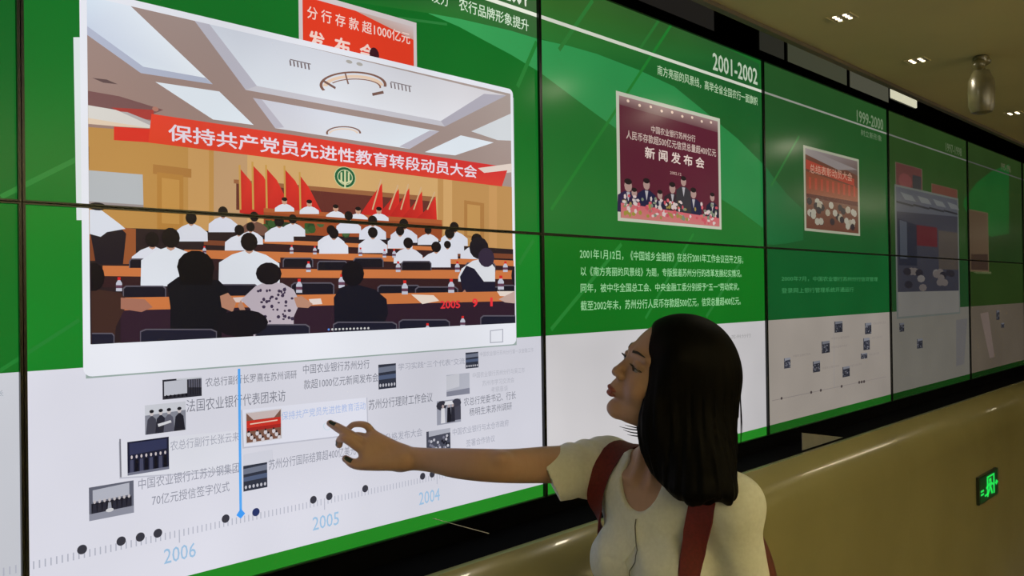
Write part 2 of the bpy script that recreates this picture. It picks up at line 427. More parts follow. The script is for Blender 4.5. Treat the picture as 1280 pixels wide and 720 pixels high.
# ---- the large picture window
e = El('picture_window', 'white framed window of the large meeting photo', 20)
a, b = wxz(92, 46), wxz(99, 275)
e.wpoly([wxz(92.5, 46), wxz(104, 46), wxz(105, 275), wxz(96.5, 275)], (218, 226, 226))
x0 = wxz(105, 470)[0]; x1 = wxz(646.5, 431)[0]; z1 = wxz(643, 112)[1]; z0 = 0.5*(wxz(105, 470)[1]+wxz(646.5, 431)[1])
e.wpoly([(x0+.004, z0-.0028), (x1+.001, z0-.0028), (x1+.0028, z1-.02), (x0+.004, z1-.02)], (150, 166, 162))
def rrect(x0, z0, x1, z1, r, n=5):
    P = []
    for cx, cz, a0 in [(x1-r, z1-r, 0), (x0+r, z1-r, math.pi/2), (x0+r, z0+r, math.pi), (x1-r, z0+r, 1.5*math.pi)]:
        for i in range(n+1):
            t = a0+math.pi/2*i/n; P.append((cx+r*math.cos(t), cz+r*math.sin(t)))
    return P
e.wpoly(rrect(x0, z0, x1, z1, .014), (228, 230, 238))
ix0 = wxz(112.5, 300)[0]; ix1 = wxz(641, 260)[0]; iz0 = 0.5*(wxz(115, 430)[1]+wxz(643, 404)[1]); iz1 = z1-.012
BTN = [wxz(613.5, 413), wxz(630, 411), wxz(630, 428), wxz(613.5, 429)]
e.wpoly(BTN, (170, 172, 184)); cx_ = sum(p[0] for p in BTN)/4; cz_ = sum(p[1] for p in BTN)/4
e.wpoly([(cx_+(p[0]-cx_)*.86, cz_+(p[1]-cz_)*.86) for p in BTN], (226, 228, 236))

e = El('photograph', 'large colour photo of a meeting in a hall with a red banner', 26)
PHOTO = e
CLIP = (ix0, ix1, iz0, iz1)
e.clip = CLIP
wood = (182, 134, 82)
e.wpoly([(ix0, iz0), (ix1, iz0), (ix1, iz1), (ix0, iz1)], (34, 26, 34))
# ceiling of the hall
e.p(((158, 138, 132), (170, 156, 150), (160, 140, 134), (152, 122, 112)), (104, -20), (650, 110), (650, 235), (104, 190))
WHT = (224, 232, 240)
e.p(((216, 230, 242), (222, 230, 240), (232, 238, 244), (216, 226, 236), (196, 206, 224)), (104, -22), (163, 6), (267, 105), (177, 91), (104, 39))
e.p((176, 182, 202), (104, 39), (177, 91), (267, 105), (258, 97), (180, 83), (104, 28))
e.p(((206, 212, 224), (214, 210, 214), (232, 232, 238), (222, 228, 236)), (243, 24), (634, 119), (557, 158), (308, 112))
e.p((186, 184, 196), (243, 24), (262, 29), (322, 107), (308, 112)); e.p((198, 196, 204), (308, 112), (322, 107), (552, 151), (557, 158)); e.p((176, 172, 184), (557, 158), (552, 151), (606, 117), (634, 119))
e.p(WHT, (195, 102), (275, 114), (318, 156), (267, 149)); e.p(((206, 206, 218), WHT, WHT, (210, 210, 218)), (317, 122), (550, 164), (513, 186), (345, 160))
e.p((186, 182, 194), (317, 122), (328, 124), (356, 159), (345, 160)); e.p((186, 182, 194), (550, 164), (538, 163), (500, 183), (513, 186))
e.p(WHT, (532, 190), (577, 169), (618, 178), (570, 194)); e.p((210, 214, 218), (590, 164), (650, 137), (650, 176), (623, 175))
e.p((120, 84, 84), (104, 112), (150, 120), (205, 137), (190, 143), (104, 132)); e.p((168, 60, 56), (140, 134), (193, 137), (193, 150), (160, 146))
e.ell((176, 120, 104), 195, 136, 4, 3); e.p((96, 76, 76), (116, 97), (134, 99), (148, 105), (130, 103))
# stage wall
e.p((186, 138, 74), (104, 158), (300, 172), (300, 300), (104, 300)); e.p((196, 150, 92), (236, 180), (262, 183), (262, 290), (236, 290))
e.p((170, 118, 60), (192, 205), (240, 211), (240, 222), (192, 217)); e.p((178, 126, 60), (197, 215), (230, 219), (230, 288), (197, 286)); e.p((192, 142, 74), (203, 222), (225, 225), (225, 280), (203, 279))
e.p((206, 164, 108), (268, 184), (555, 222), (555, 292), (268, 280)); e.p((188, 150, 110), (268, 184), (310, 190), (310, 285), (268, 280))
e.p((186, 140, 84), (548, 222), (650, 235), (650, 330), (548, 300)); e.p((204, 160, 104), (555, 223), (566, 225), (566, 292), (555, 292)); e.p((170, 120, 66), (581, 250), (606, 254), (606, 300), (581, 296)); e.p((190, 144, 84), (585, 255), (601, 257), (601, 296), (585, 294))
e.p((196, 148, 92), (612, 232), (622, 233), (622, 310), (612, 308))
e.p((98, 44, 40), (296, 228), (545, 252), (545, 282), (296, 262)); e.p((150, 96, 62), (293, 224), (545, 246), (545, 252), (293, 229))
e.p((178, 182, 186), (104, 212), (179, 218), (180, 257), (104, 252)); e.p((150, 140, 140), (104, 251), (180, 256), (180, 259), (104, 255))
e.p((128, 84, 46), (104, 182), (112, 183), (112, 210), (104, 209))
# lamps left and right above the banner
e.p((214, 210, 204), (104, 130), (145, 137), (197, 156), (188, 160), (104, 148)); e.p((176, 170, 170), (150, 139), (160, 140), (200, 156), (194, 159)); e.p((222, 200, 176), (104, 146), (188, 160), (150, 158), (104, 154))
e.p((214, 204, 196), (601, 212), (650, 205), (650, 214), (610, 219))
# banner
e.p((214, 46, 36), (143, 158), (190, 161), (190, 178), (143, 175)); e.p(((226, 66, 46), (206, 48, 52), (212, 60, 50), (218, 60, 36)), (190, 142), (636, 209), (628, 233), (186, 178))
e.p((222, 206, 196), (598, 210), (650, 203), (650, 211), (606, 216))
e.text('保持共产党员先进性教育转段动员大会', (211, 176), (597, 222.5), 22, (228, 214, 224), .018)
# round green emblem with wheat ear
e.ell((190, 200, 150), 432, 221.5, 13.5, 13.5, 20); e.ell((30, 92, 58), 432, 221.5, 12.6, 12.6, 20); e.ell((196, 204, 160), 432, 221.5, 9.6, 9.6, 20); e.ell((40, 104, 66), 432, 221.5, 8.6, 8.6, 20)
for dx in (-4.6, 0, 4.6): e.p((206, 208, 160), (432+dx-1.1, 213+abs(dx)*.5), (432+dx+1.1, 213+abs(dx)*.5), (432+dx+1.1, 229-abs(dx)*.4), (432+dx-1.1, 229-abs(dx)*.4))
e.p((206, 208, 160), (424, 226), (432, 230.5), (440, 227), (440, 225), (432, 228), (424, 224)); e.p((206, 208, 160), (431, 228), (433, 228), (433, 235), (431, 235))
# chandeliers and vents
e.arc((128, 92, 80), 442, 106, 42, 17, 3.6, math.radians(-8), math.radians(205), 26); e.arc((228, 200, 176), 442, 108, 38, 14.5, 6, math.radians(5), math.radians(178), 20); e.arc((140, 100, 84), 444, 109, 33, 11, 2, math.radians(-5), math.radians(150), 20)
e.line((130, 100, 90), (432, 91), (436, 105), .004); e.line((120, 90, 82), (466, 118), (480, 115), .006); e.line((120, 90, 82), (405, 101), (420, 110), .005)
e.arc((130, 98, 88), 430, 166, 22, 8.5, 2.4, math.radians(-5), math.radians(195), 18); e.arc((226, 206, 190), 430, 167, 19, 7, 3, math.radians(5), math.radians(175), 16)
for vx, vy in ((376, 79), (502, 107)):
    for k in range(6): e.line((120, 108, 110), (vx-13+k*4.6, vy-4+k*1.0), (vx-12+k*4.6, vy+3+k*1.0), .0035); e.k -= 1
    e.line((120, 108, 110), (vx-13, vy-5), (vx+13, vy+1), .002)
e.ell((170, 166, 160), 437, 77, 4, 2.2); e.ell((170, 166, 160), 450, 80, 4, 2.2)
# flags
for fx, fy, ww in [(301, 211, 34), (317, 207, 38), (334, 211, 36), (357, 212, 36), (376, 220, 30)]:
    e.p(((196, 40, 36), (214, 48, 40), (178, 32, 32), (190, 38, 36)), (fx, fy), (fx+ww*.35, fy+14), (fx+ww, 272), (fx-1, 266)); e.line((196, 150, 76), (fx-1, fy-5), (fx, 262), .004)
    e.k -= 1
for fx, fy, ww in [(478, 229, -30), (499, 236, -30), (512, 235, -26), (528, 239, -26), (545, 245, -26)]:
    e.p(((214, 44, 38), (206, 40, 36), (176, 30, 32), (188, 36, 34)), (fx, fy), (fx+2, 282), (fx+ww-4, 278), (fx+ww*.4, fy+16)); e.line((206, 170, 130), (fx-1+abs(ww)*.0, fy-5), (fx+ww*.4, 262), .0035)
    e.k -= 1
# stage table with greenery
e.p((150, 72, 40), (330, 262), (553, 277), (553, 300), (330, 292)); e.p((172, 90, 50), (330, 260), (553, 275), (553, 280), (330, 265))
e.p((40, 58, 36), (332, 275), (372, 279), (372, 296), (332, 290))
for k in range(16):
    e.ell(random.choice([(52, 84, 44), (40, 68, 40), (70, 96, 58)]), random.choice([388, 394, 400, 430, 436, 392, 330, 336]) + random.uniform(-4, 4), random.uniform(278, 294), 5, 5, 7); e.k -= .8
def person(x, y, r, shirt, hair=(24, 18, 22), w_=2.6, h=3.6, neck=None, back=True):
    """seated figure from behind: head at x,y with radius r"""
    W2 = r*w_; B = y+r*h
    e.p(shirt, (x-W2, B), (x-W2*.98, y+r*2.1), (x-W2*.55, y+r*1.25), (x-r*.4, y+r*.85), (x+r*.4, y+r*.85), (x+W2*.55, y+r*1.3), (x+W2*.98, y+r*2.2), (x+W2, B))
    if back is False: e.ell((196, 150, 126), x, y+r*.1, r*.8, r*1.0); e.ell(hair, x, y-r*.5, r*.85, r*.6)
    else: e.ell((186, 140, 118), x, y+r*.5, r*.5, r*.7, 8); e.ell(hair, x, y-r*.05, r*.88, r*.98, 14)
# speakers on stage
for x, y in [(356, 251), (387, 254), (420, 260), (448, 263), (474, 263)]:
    person(x, y, 4.2, (216, 218, 226), w_=2.9, h=3.2, back=False)
e.p((150, 72, 40), (340, 266), (553, 281), (553, 290), (340, 276))
# hall floor: dark, then desk rows from the stage to the front
e.p((42, 30, 34), (104, 283), (300, 290), (650, 312), (650, 440), (104, 440))
e.p((120, 66, 44), (255, 300), (650, 318), (650, 324), (255, 306))
DESK = (198, 116, 66)
def desk(pts, c=DESK): e.p(c, *pts); e.p((52, 30, 34), *[(x, y+h_) for (x, y), h_ in zip([pts[3], pts[2], pts[2], pts[3]], (0, 0, 14, 14))])
# lectern and speaker at left
e.p((150, 84, 48), (150, 284), (170, 286), (170, 330), (150, 330)); e.p((126, 68, 42), (104, 292), (122, 294), (122, 326), (104, 326))
e.p((30, 24, 34), (112, 285), (148, 282), (158, 292), (154, 330), (120, 330)); e.p((214, 218, 228), (104, 262), (126, 262), (150, 280), (157, 286), (134, 290), (126, 296), (104, 290)); e.ell((24, 20, 28), 122, 258, 11, 5)
# back rows
for x, y, r in [(279, 265, 7), (318, 271, 6.5), (436, 270, 6), (466, 276, 6.5), (505, 280, 6.5), (568, 284, 6.5)]: person(x, y, r, (212, 214, 226) if x != 318 else (112, 78, 66))
desk([(300, 298), (560, 309), (560, 314), (300, 303)])
for x, y, r in [(239, 273, 8), (349, 277, 7), (366, 274, 6), (414, 288, 6.5), (466, 291, 7), (500, 289, 6), (535, 288, 5), (562, 292, 7), (596, 300, 8)]: person(x, y, r, (214, 216, 226))
desk([(230, 312), (480, 318), (480, 325), (230, 319)])
desk([(380, 316), (650, 326), (650, 333), (380, 323)])
for x, y, r in [(299, 288, 7), (313, 284, 6), (417, 292, 7), (510, 304, 7), (545, 309, 7), (559, 306, 5)]: person(x, y, r, (216, 218, 228))
for x, y in [(190, 300)]: person(x, y, 10, (216, 218, 228), w_=2.6)
desk([(128, 332), (200, 333), (200, 346), (128, 345)])
desk([(345, 336), (650, 338), (650, 349), (345, 347)])
desk([(240, 316), (350, 320), (350, 328), (240, 322)])
def chair(x, y, w_, h, c=(24, 22, 32)):
    e.p((92, 88, 100), (x-w_, y+h), (x-w_, y+3), (x-w_*.86, y), (x+w_*.86, y), (x+w_, y+3), (x+w_, y+h)); e.p(c, (x-w_+1.2, y+h), (x-w_+1.2, y+4.2), (x-w_*.84, y+1.5), (x+w_*.84, y+1.5), (x+w_-1.2, y+4.2), (x+w_-1.2, y+h))
for x, y in [(180, 323), (520, 326), (600, 328), (460, 322), (415, 326), (372, 322)]: chair(x, y, 19, 12)
def bottle(x, y, s=1.0):
    e.p((188, 190, 204), (x-3*s, y), (x-3*s, y-8*s), (x-1.2*s, y-11*s), (x+1.2*s, y-11*s), (x+3*s, y-8*s), (x+3*s, y)); e.p((206, 40, 40), (x-1.5*s, y-14*s), (x+1.5*s, y-14*s), (x+1.5*s, y-11*s), (x-1.5*s, y-11*s))
    e.p((96, 60, 80), (x-3*s, y-3*s), (x-3*s, y-6*s), (x+3*s, y-6*s), (x+3*s, y-3*s))
person(311, 303, 12, (218, 222, 230), w_=3.2, h=5.2); person(213, 298, 13, (218, 222, 230), w_=2.9, h=4.6)
for x, y in [(255, 318), (364, 317), (393, 318), (450, 320), (480, 322), (492, 322)]: bottle(x, y, .75)
for x, y in [(385, 340), (497, 340), (571, 340), (631, 340)]: bottle(x, y, .95)
for x, y in [(180, 357), (295, 355), (390, 353), (498, 356), (545, 358), (620, 358), (650, 356)]: chair(x, y, 27, 22, (26, 24, 36))
# right hand man with dark bag
e.p((216, 218, 224), (572, 346), (576, 336), (590, 326), (608, 322), (618, 335), (618, 352), (572, 352)); e.ell((26, 22, 32), 598, 310, 12, 14); e.ell((50, 40, 60), 607, 322, 10, 12); e.p((30, 28, 46), (578, 366), (574, 346), (582, 332), (592, 336), (604, 352), (618, 352), (620, 404), (582, 404))
e.p((170, 120, 100), (571, 372), (580, 362), (590, 378), (576, 382))
desk([(150, 372), (650, 364), (650, 377), (150, 389)])
e.p((48, 30, 44), (150, 388), (650, 376), (650, 440), (150, 440))
e.p((226, 210, 196), (513, 368), (541, 369), (548, 376), (527, 380)); e.p((220, 204, 196), (385, 374), (400, 373), (402, 380), (388, 381)); e.p((222, 206, 196), (620, 364), (645, 364), (645, 371), (624, 370)); e.p((216, 196, 190), (290, 372), (308, 371), (306, 378), (294, 378))
for x, y in [(148, 364), (373, 366), (505, 368), (563, 366), (625, 362), (426, 360)]: bottle(x, y, 1.25)
# front people
e.p((62, 40, 36), (104, 340), (120, 350), (122, 362), (150, 366), (160, 378), (152, 392), (144, 408), (140, 440), (104, 440)); e.p((160, 108, 90), (150, 372), (180, 374), (190, 384), (176, 390), (150, 386)); e.ell((20, 16, 22), 116, 346, 14, 18)
e.p((20, 20, 28), (212, 440), (212, 384), (208, 356), (222, 346), (272, 350), (284, 362), (288, 380), (276, 400), (276, 440)); e.ell((16, 14, 20), 244, 334, 23, 21); e.p((16, 14, 20), (222, 334), (266, 334), (264, 356), (224, 356)); e.p((178, 128, 104), (274, 370), (284, 366), (294, 378), (290, 390), (276, 384))
e.p((184, 172, 182), (300, 375), (318, 358), (332, 352), (352, 354), (366, 362), (374, 378), (366, 396), (366, 440), (318, 440), (312, 386)); e.ell((24, 20, 26), 335, 342, 16, 14); e.p((178, 132, 110), (366, 372), (376, 370), (390, 380), (384, 385), (370, 384)); e.p((178, 132, 110), (300, 375), (306, 388), (300, 390), (296, 382))
for k in range(46):
    x_, y_ = random.uniform(316, 366), random.uniform(360, 404); e.ell((60, 48, 72), x_, y_, random.uniform(1.2, 2.6), random.uniform(1.2, 2.6), 6); e.k -= .9
e.p((22, 22, 34), (418, 440), (416, 372), (424, 360), (440, 354), (468, 362), (482, 374), (484, 392), (478, 408), (478, 440)); e.ell((18, 16, 24), 440, 342, 14, 16)
e.p((188, 160, 150), (622, 374), (650, 360), (650, 380), (630, 378)); e.ell((30, 26, 34), 645, 345, 7, 14)
for x, y, w_ in [(222, 411, 48), (352, 405, 34), (455, 402, 40), (529, 399, 32), (625, 394, 26), (122, 416, 20)]: chair(x, y, w_, 40, (30, 30, 46))
e.ell((22, 20, 28), 302, 404, 32, 17)
e.text('2005', (549, 386), (574, 385), 10, (222, 52, 60), .03); e.text('9', (589, 384), (596, 384), 11, (230, 52, 60), .03); e.text('1', (611.5, 383), (614.5, 383), 11, (230, 52, 60), .0)
bottle(577, 409, 1.0); bottle(533, 418, 1.0)
for k in range(12): e.ell((90, 140, 220) if k == 0 else (200, 200, 200), 409.5+k*4.5, 411.8-k*.15, 1.4, 1.4, 8); e.k -= .9

# ---- timeline: cards, small photographs, captions
GREY = (122, 124, 136); LG = (160, 162, 176); BLK = (44, 44, 54)
def shade_card(pts, c=(222, 223, 232), edge=(186, 187, 200)):
    e = El('card', None, 8); P = [wxz(*q) for q in pts]; cx = sum(p[0] for p in P)/len(P); cz = sum(p[1] for p in P)/len(P)
    e.wpoly([(cx+(p[0]-cx)*1.02, cz+(p[1]-cz)*1.035-.0015) for p in P], edge); e.wpoly(P, c)
shade_card([(151, 552), (300, 538), (300, 587), (152, 597)], (216, 217, 226))
e = El('card_edge', None, 11); e.p((120, 120, 130), (150, 549), (152, 549), (153, 597), (151, 597))
shade_card([(304, 512.5), (459, 497), (460.5, 541), (306, 559)], (219, 220, 232))
shade_card([(306, 568), (341, 562), (342, 577), (306, 582)], (206, 207, 218), (190, 192, 204))
def thumb(x0, y0, x1, y1, kind, label=None, dim=1.0, base=14):
    """small photograph: left/right edge columns x0,x1, top y0 and bottom y1 at the left edge"""
    e = El('thumbnail', label, base)
    A = wxz(x0, y0); Bz = wxz(x0, y1)[1]; X = wxz(x1, y0)[0]
    g = lambda u, v: (A[0]+(X-A[0])*u, A[1]+(Bz-A[1])*v)
    D = lambda c: tuple(v*dim for v in c)
    rr = random.Random(int(x0*31+y0))
    if kind == 'red':
        gp(e, g, D((206, 206, 212)), (-.03, -.03), (1.03, -.03), (1.03, 1.03), (-.03, 1.03)); gp(e, g, D((120, 84, 70)), (0, 0), (1, 0), (1, 1), (0, 1)); gp(e, g, D((196, 180, 178)), (0, 0), (1, 0), (.8, .25), (.2, .25)); gp(e, g, D((196, 50, 40)), (0, .26), (1, .26), (1, .62), (0, .62)); gp(e, g, D((226, 196, 176)), (.1, .36), (.9, .34), (.9, .38), (.1, .4))
        gp(e, g, D((160, 40, 36)), (0, .5), (1, .5), (1, .62), (0, .62))
        for i in range(12): gell(e, g, D((206, 200, 204)), .06+i*.08, .72+.12*(i % 3), .05, .08); gell(e, g, D((30, 24, 30)), .06+i*.08, .63+.12*(i % 3), .025, .04)
        return
    if kind == 'hall':
        gp(e, g, D(BLK), (0, 0), (1, 0), (1, 1), (0, 1)); gp(e, g, D((186, 188, 198)), (.04, .1), (.62, .08), (.62, .78), (.04, .82)); gp(e, g, D((90, 90, 104)), (.66, .0), (1, 0), (1, .55), (.66, .5)); gp(e, g, D((196, 198, 206)), (.35, 0), (1, 0), (1, .08), (.35, .08))
        for i in range(6): gell(e, g, D((20, 20, 28)), .1+i*.1, .86, .03, .08)
        for i in range(5): gp(e, g, D((24, 24, 32)), (.7+i*.06, .1), (.72+i*.06, .1), (.72+i*.06, .9), (.7+i*.06, .9))
    elif kind == 'shake':
        gp(e, g, D((130, 132, 144)), (0, 0), (1, 0), (1, 1), (0, 1)); gp(e, g, D((196, 198, 206)), (0, 0), (1, 0), (1, .3), (0, .35))
        for u, c in [(.16, (66, 66, 78)), (.38, (40, 40, 52)), (.58, (90, 90, 104)), (.84, (34, 34, 44))]:
            gp(e, g, D(c), (u-.14, 1), (u-.1, .5), (u, .36), (u+.1, .5), (u+.14, 1)); gell(e, g, D((196, 188, 190)), u, .3, .05, .09); gell(e, g, D((30, 30, 38)), u, .23, .055, .06)
        gp(e, g, D((206, 206, 212)), (.3, .68), (.62, .6), (.64, .68), (.32, .78))
    elif kind == 'night':
        gp(e, g, D((30, 32, 52)), (0, 0), (1, 0), (1, 1), (0, 1)); gp(e, g, D((50, 54, 84)), (.05, .05), (.95, .05), (.95, .35), (.05, .4))
        for i in range(8):
            u = .1+i*.115; gp(e, g, D((20, 20, 30) if i % 2 else (70, 72, 96)), (u-.045, .92), (u-.04, .55), (u+.04, .55), (u+.045, .92)); gell(e, g, D((196, 186, 190)), u, .47, .025, .055)
        gp(e, g, D((110, 112, 130)), (0, .92), (1, .92), (1, 1), (0, 1))
    elif kind == 'group':
        gp(e, g, D((96, 98, 112)), (0, 0), (1, 0), (1, 1), (0, 1)); gp(e, g, D((176, 178, 190)), (.08, .1), (.9, .05), (.9, .42), (.08, .45)); gp(e, g, D((30, 30, 40)), (.05, .5), (.95, .46), (.95, .8), (.05, .8))
        for i in range(8): u = .12+i*.11; gell(e, g, D((186, 180, 184)), u, .46, .03, .055); gp(e, g, D((150, 152, 164) if i == 3 else (44, 44, 56)), (u-.05, .8), (u-.03, .54), (u+.03, .54), (u+.05, .8))
        gp(e, g, D((140, 142, 156)), (0, .8), (1, .78), (1, 1), (0, 1)); gell(e, g, D((206, 206, 210)), .45, .78, .09, .06)
    elif kind == 'street':
        gp(e, g, D((150, 152, 166)), (0, 0), (1, 0), (1, 1), (0, 1)); gell(e, g, D((50, 50, 62)), .2, .2, .22, .2); gell(e, g, D((60, 60, 74)), .82, .18, .2, .2); gp(e, g, D((70, 70, 84)), (.7, .35), (1, .3), (1, .9), (.75, .9))
        for u, c in [(.25, (214, 214, 220)), (.5, (28, 28, 38)), (.66, (40, 40, 52))]: gp(e, g, D(c), (u-.09, .95), (u-.07, .32), (u+.07, .32), (u+.09, .95)); gell(e, g, D((176, 160, 160)), u, .25, .045, .08)
        gp(e, g, D((214, 214, 220)), (.35, .05), (.62, .05), (.7, .2), (.3, .2))
    elif kind == 'crowd':
        gp(e, g, D((70, 72, 86)), (0, 0), (1, 0), (1, 1), (0, 1)); gp(e, g, D((170, 172, 184)), (.1, .0), (1, 0), (1, .2), (.1, .25))
        for i in range(26):
            u, v = rr.uniform(.06, .94), rr.uniform(.3, .9); gell(e, g, D(rr.choice([(186, 186, 196), (30, 30, 40), (120, 120, 136)])), u, v, .05, .07, 7); e.k -= .8
    elif kind == 'blank':
        gp(e, g, D((176, 178, 190)), (0, 0), (1, 0), (1, 1), (0, 1)); gp(e, g, D((128, 130, 146)), (0, .78), (1, .72), (1, 1), (0, 1)); gp(e, g, D((196, 197, 206)), (.0, .05), (.55, .0), (.55, .6), (0, .7))
    else:
        gp(e, g, D((48, 52, 66)), (0, 0), (1, 0), (1, 1), (0, 1)); gp(e, g, D((110, 116, 134)), (0, .12), (1, .08), (1, .3), (0, .34)); gp(e, g, D((80, 92, 120)), (0, .45), (1, .42), (1, .6), (0, .62))
        for i in range(6): gell(e, g, D((186, 186, 196)), .1+i*.16, .85, .05, .07)
for a_ in [(204, 475, 253, 500, 'hall', 'dark grey photo of a projection screen in a hall'), (182, 507, 233, 544, 'shake', 'grey photo of men shaking hands'), (160, 553, 212, 595, 'night', 'dark photo of a row of men in suits'),
           (112, 610, 168, 652, 'group', 'grey photo of a group behind a table'), (309, 517, 352, 554, 'red', 'small colour photo of the red banner meeting'), (305, 583, 335, 615, 'plain', 'dark bluish photo beside the blue marker'),
           (474, 456, 496, 487, 'plain', 'narrow grey photo of a hall'), (583, 441, 599, 461, 'plain', 'narrow dark photo just under the window'), (559, 469, 588, 496, 'blank', 'pale grey photo of an empty room'),
           (547, 502, 577, 532, 'street', 'grey photo of three people walking outdoors'), (534, 540, 564, 568, 'crowd', 'grey photo of a crowd in rows')]:
    thumb(*a_)
def cap(body, a, b, h, c=GREY, bold=0.0, base=13):
    El('caption', None, base).text(body, a, b, h, c, bold)
cap('农总行副行长罗熹在苏州调研', (258, 484), (372, 473), 11.5); cap('法国农业银行代表团来访', (234, 516), (358, 502), 16)
cap('农总行副行长张云来', (214, 564), (300, 551), 12.5, LG); cap('中国农业银行江苏沙钢集团', (174, 613), (300, 593), 14, (140, 142, 156)); cap('70亿元授信签字仪式', (191, 633), (288, 616), 14, (140, 142, 156))
cap('中国农业银行苏州分行', (380, 468), (463, 459), 12); cap('款超1000亿元新闻发布会', (381, 487), (474, 477), 12); cap('学习实践“三个代表”交流', (499, 463), (582, 454), 8.5, LG)
cap('苏州分行理财工作会议', (462, 513), (542, 502), 13); cap('保持共产党员先进性教育活动', (353, 526), (458, 512), 11, (166, 184, 224)); cap('支行升格发布大会', (466, 556), (529, 546), 11, LG)
cap('苏州分行国际结算超400亿美元', (337, 588), (446, 570), 13, (140, 142, 156)); cap('农总行党委书记、行长', (581, 508), (646, 500), 10.5); cap('杨明生来苏州调研', (588, 520.5), (641, 513), 10)
cap('中国农业银行与太仓市政府', (567, 545), (637, 535), 9, LG); cap('签署合作协议', (584, 559), (620, 553), 9, LG); cap('中国农业银行苏州分行第一次金融工作', (601, 446), (668, 441), 6, (176, 177, 188)); cap('中国农业银行苏州分行与吴江市', (592, 473), (657, 467), 7, (176, 177, 188)); cap('苏州市学习交流会', (604, 483), (644, 479), 7, (176, 177, 188)); cap('考察座谈', (615, 491), (636, 488), 7, (176, 177, 188))
cap('长', (-2, 496), (5, 495), 8, (150, 160, 170))
for t, a, b, h in [('2006', (206, 706), (246, 698), 19), ('2005', (392, 664), (425, 657), 17), ('2004', (525, 632), (551, 627), 16)]:
    El('year_mark', 'pale blue year '+t, 13).text(t, a, b, h, (152, 186, 216), .004)
# ruler ticks
z_t = 0.5*(wxz(105, 688)[1]+wxz(530, 597)[1]); e = El('timeline_ruler', 'row of fine grey tick marks', 12)
x_end = wxz(560, 590)[0]; xy = wxz(225, 650)[0]; dx_t = (wxz(407, 650)[0]-xy)/36; i = -60
while xy+i*dx_t < x_end:
    x = xy+i*dx_t; hh = .023 if i % 36 == 0 else .0125; e.k = 0; e.wpoly([(x-.0010, z_t-hh), (x+.0010, z_t-hh), (x+.0010, z_t), (x-.0010, z_t)], (176, 178, 192)); i += 1
zd = z_t+.002
for px_ in [103, 152, 176, 198, 283, 321, 393, 413, 458, 530, 542]:
    e = El('timeline_dot', None, 13); X = wxz(px_, 640)[0]
    e.wpoly([(X+.0078*math.cos(2*math.pi*i/16), zd+.0078*math.sin(2*math.pi*i/16)) for i in range(16)], (56, 56, 66) if px_ != 321 else (40, 52, 100))
e = El('blue_marker', 'bright blue vertical line with a diamond foot', 16); X = wxz(301, 560)[0]
zt_ = wxz(300, 461)[1]; e.wpoly([(X-.0026, zd), (X+.0026, zd), (X+.0026, zt_), (X-.0026, zt_)], (84, 164, 238)); e.wpoly([(X-.009, zd+.002), (X, zd+.013), (X+.009, zd+.002), (X, zd-.006)], (64, 152, 238))
e = El('touch_ring', None, 12); e.arc((196, 214, 226), 410, 533, 5, 5, 1.2, 0, 2*math.pi, 14)
# second column: faint remains right of the visitor
e = El('caption', None, 12); e.p((112, 108, 110), (896, 420), (909, 421), (909, 424.5), (896, 423.5)); e.text('苏州分行', (915, 424), (940, 422.5), 5, (150, 148, 148), 0)
# third column
e = El('photograph', 'small dim photo of a meeting under a red banner', 14); g = quad_map((1005, 181), (1075, 197), (1076, 295), (1006, 288))
gp(e, g, (150, 152, 132), (0, 0), (1, 0), (1, 1), (0, 1)); gp(e, g, (92, 56, 44), (.03, .03), (.97, .03), (.97, .97), (.03, .97)); gp(e, g, ((132, 124, 124), (110, 96, 92), (84, 66, 60)), (.03, .03), (.97, .03), (.97, .22)); gp(e, g, (128, 120, 118), (.03, .03), (.97, .14), (.6, .2), (.03, .1))
gp(e, g, (150, 58, 44), (.04, .16), (.9, .27), (.9, .36), (.04, .27)); gtext(e, g, '总结表彰动员大会', .1, .20, .86, .31, (170, 130, 110), .01)
gp(e, g, (120, 62, 42), (.04, .30), (.97, .38), (.97, .56), (.04, .56)); gp(e, g, (70, 26, 26), (.04, .56), (.97, .56), (.97, .62), (.04, .60))
for i in range(9): gp(e, g, (150, 60, 44), (.08+i*.1, .36), (.12+i*.1, .36), (.12+i*.1, .5), (.08+i*.1, .5)); e.k -= .9
for i in range(34):
    u, v = random.uniform(.08, .92), random.uniform(.64, .9); gell(e, g, random.choice([(150, 146, 132), (142, 134, 116), (40, 34, 40)]), u, v, .045, .045, 7); e.k -= .9
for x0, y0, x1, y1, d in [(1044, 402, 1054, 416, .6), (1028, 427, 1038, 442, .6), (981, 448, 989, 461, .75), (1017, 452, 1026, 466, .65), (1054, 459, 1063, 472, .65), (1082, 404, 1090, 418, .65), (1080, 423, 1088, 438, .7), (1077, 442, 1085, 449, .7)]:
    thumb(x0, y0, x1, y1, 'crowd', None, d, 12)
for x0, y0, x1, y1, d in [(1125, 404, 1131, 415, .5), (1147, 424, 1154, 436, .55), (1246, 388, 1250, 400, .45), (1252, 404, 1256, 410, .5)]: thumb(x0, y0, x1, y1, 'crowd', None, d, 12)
for a, b in [((992, 447), (1014, 446)), ((1040, 425), (1062, 424)), ((1092, 406), (1108, 405)), ((1029, 462), (1050, 460)), ((1040, 436), (1060, 435)), ((1064, 459), (1078, 457)), ((1087, 445), (1100, 444)), ((1091, 424), (1104, 423))]:
    cap('中国农业银行苏州', a, b, 3, (126, 118, 114))
for px_, py_ in [(978, 498), (1015, 490.5), (1027, 488), (1053, 483), (1075, 478), (1078, 477.5), (1081, 477)]:
    e = El('timeline_dot', None, 12); e.ell((66, 58, 58), px_, py_, 1.3, 1.9, 8)
e = El('timeline_ruler', None, 11); e.line((130, 122, 118), (966, 501), (1108, 471), .003)
e = El('card_edge', None, 11); e.line((128, 124, 130), (1043, 400), (1044, 486), .003)
